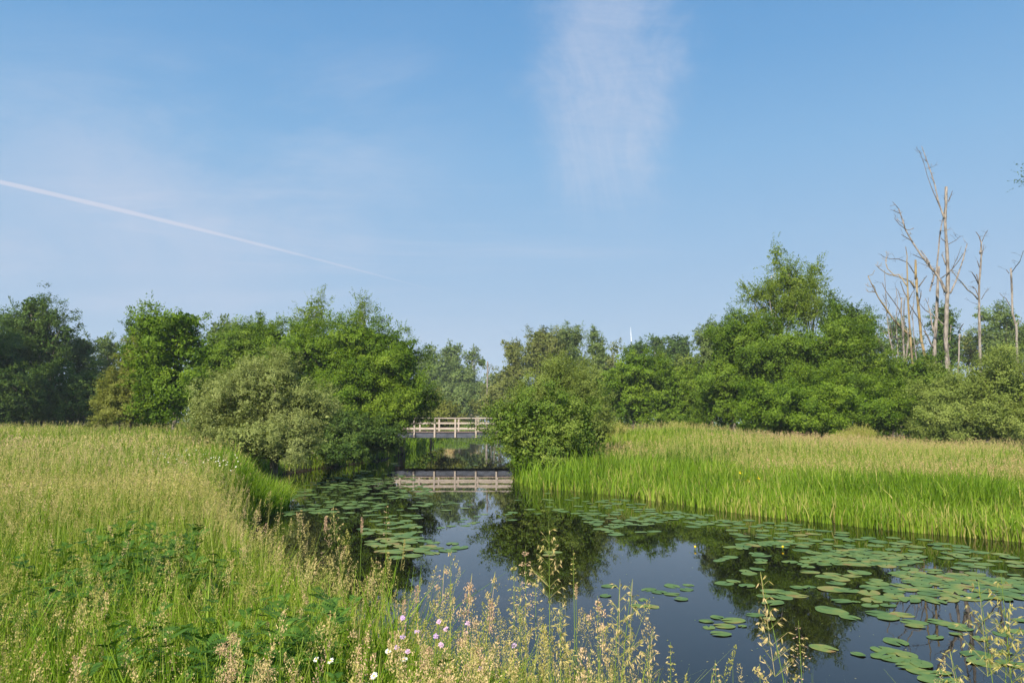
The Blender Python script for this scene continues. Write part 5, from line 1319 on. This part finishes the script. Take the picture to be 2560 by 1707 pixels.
# contrail: a great-circle band
d1 = np.array([*uv(0, 455)[:1], 1, uv(0, 455)[1]]); d2 = np.array([uv(1120, 735)[0], 1, uv(1120, 735)[1]])
slope = (d2[2] - d1[2]) / (d2[0] - d1[0])
dist = mth('SUBTRACT', mth('SUBTRACT', Vv, float(d1[2])), mth('MULTIPLY', mth('SUBTRACT', U, float(d1[0])), float(slope)))
bow = mth('MULTIPLY', mth('MULTIPLY', mth('SUBTRACT', U, float(d1[0])), mth('SUBTRACT', float(d2[0]), U)), -.035)
dist = mth('ABSOLUTE', mth('ADD', dist, bow))
wdt = mth('MULTIPLY_ADD', smooth(U, float(d2[0]), float(d1[0])), .0022, .0016)
line = mth('SUBTRACT', 1.0, mth('DIVIDE', dist, wdt, clamp=True), clamp=True)
line = mth('MULTIPLY', mth('POWER', line, .6), mth('MULTIPLY', mth('MULTIPLY_ADD', smooth(U, float(d2[0]) , float(d1[0])), .50, .38), smooth(U, float(d2[0]) + .03, float(d2[0]) - .15)))
tot = mth('ADD', mth('ADD', mth('MULTIPLY', cloud1, .60), mth('MULTIPLY', veil, .55)), mth('MULTIPLY', veil2, .48))
tot = mth('MAXIMUM', tot, 0.0)
tot = mth('MULTIPLY', mth('ADD', tot, line, clamp=True), front, clamp=True)
mixc = nt.nodes.new('ShaderNodeMix'); mixc.data_type = 'RGBA'
tint = nt.nodes.new('ShaderNodeMix'); tint.data_type = 'RGBA'; tint.blend_type = 'MULTIPLY'; tint.inputs['Factor'].default_value = 1
tint.inputs['B'].default_value = (.62, .80, .85, 1)
nt.links.new(sky.outputs[0], tint.inputs['A'])
zr = ramp(nt, sep.outputs['Z'], [(0.0, (.385, .515, .700)), (.13, (.370, .520, .720)), (.24, (.300, .500, .745)), (.34, (.225, .460, .745)), (.45, (.140, .375, .695)), (.58, (.090, .300, .625)), (1.0, (.05, .20, .50))])
zs = nt.nodes.new('ShaderNodeMix'); zs.data_type = 'RGBA'; zs.blend_type = 'MULTIPLY'; zs.inputs['Factor'].default_value = 1; zs.clamp_result = False
nt.links.new(zr.outputs[0], zs.inputs['A']); zs.inputs['B'].default_value = (4.85, 5.05, 5.2, 1)
blend = nt.nodes.new('ShaderNodeMix'); blend.data_type = 'RGBA'
nt.links.new(mth('MULTIPLY_ADD', smooth(sep.outputs['Y'], 0.0, -.6), .5, .06), blend.inputs['Factor']); nt.links.new(zs.outputs['Result'], blend.inputs['A']); nt.links.new(tint.outputs['Result'], blend.inputs['B'])
nt.links.new(tot, mixc.inputs['Factor']); nt.links.new(blend.outputs['Result'], mixc.inputs['A']); mixc.inputs['B'].default_value = (3.1, 3.4, 4.2, 1)
nt.links.new(mixc.outputs['Result'], bg.inputs['Color']); bg.inputs['Strength'].default_value = .10
nt.links.new(bg.outputs[0], out.inputs['Surface'])

sl = bpy.data.lights.new('sun', 'SUN'); sl.energy = 5.0; sl.angle = rad(.55); sl.color = (1, .90, .74)
so = bpy.data.objects.new('sun', sl); COL.objects.link(so)
sd_ = Vector((math.sin(rad(SUN_AZ)) * math.cos(rad(SUN_EL)), math.cos(rad(SUN_AZ)) * math.cos(rad(SUN_EL)), math.sin(rad(SUN_EL))))
so.rotation_euler = sd_.to_track_quat('Z', 'Y').to_euler(); so.location = sd_ * 50

vs = scene.view_settings; vs.view_transform = 'Standard'; vs.look = 'None'; vs.gamma = 1; vs.exposure = .93
scene.render.engine = 'CYCLES'
cy = scene.cycles
cy.max_bounces = 5; cy.diffuse_bounces = 3; cy.glossy_bounces = 3; cy.transmission_bounces = 3; cy.transparent_max_bounces = 4
cy.volume_bounces = 0; cy.caustics_reflective = False; cy.caustics_refractive = False
cy.use_adaptive_sampling = True; cy.adaptive_threshold = .02
cy.sample_clamp_indirect = 4
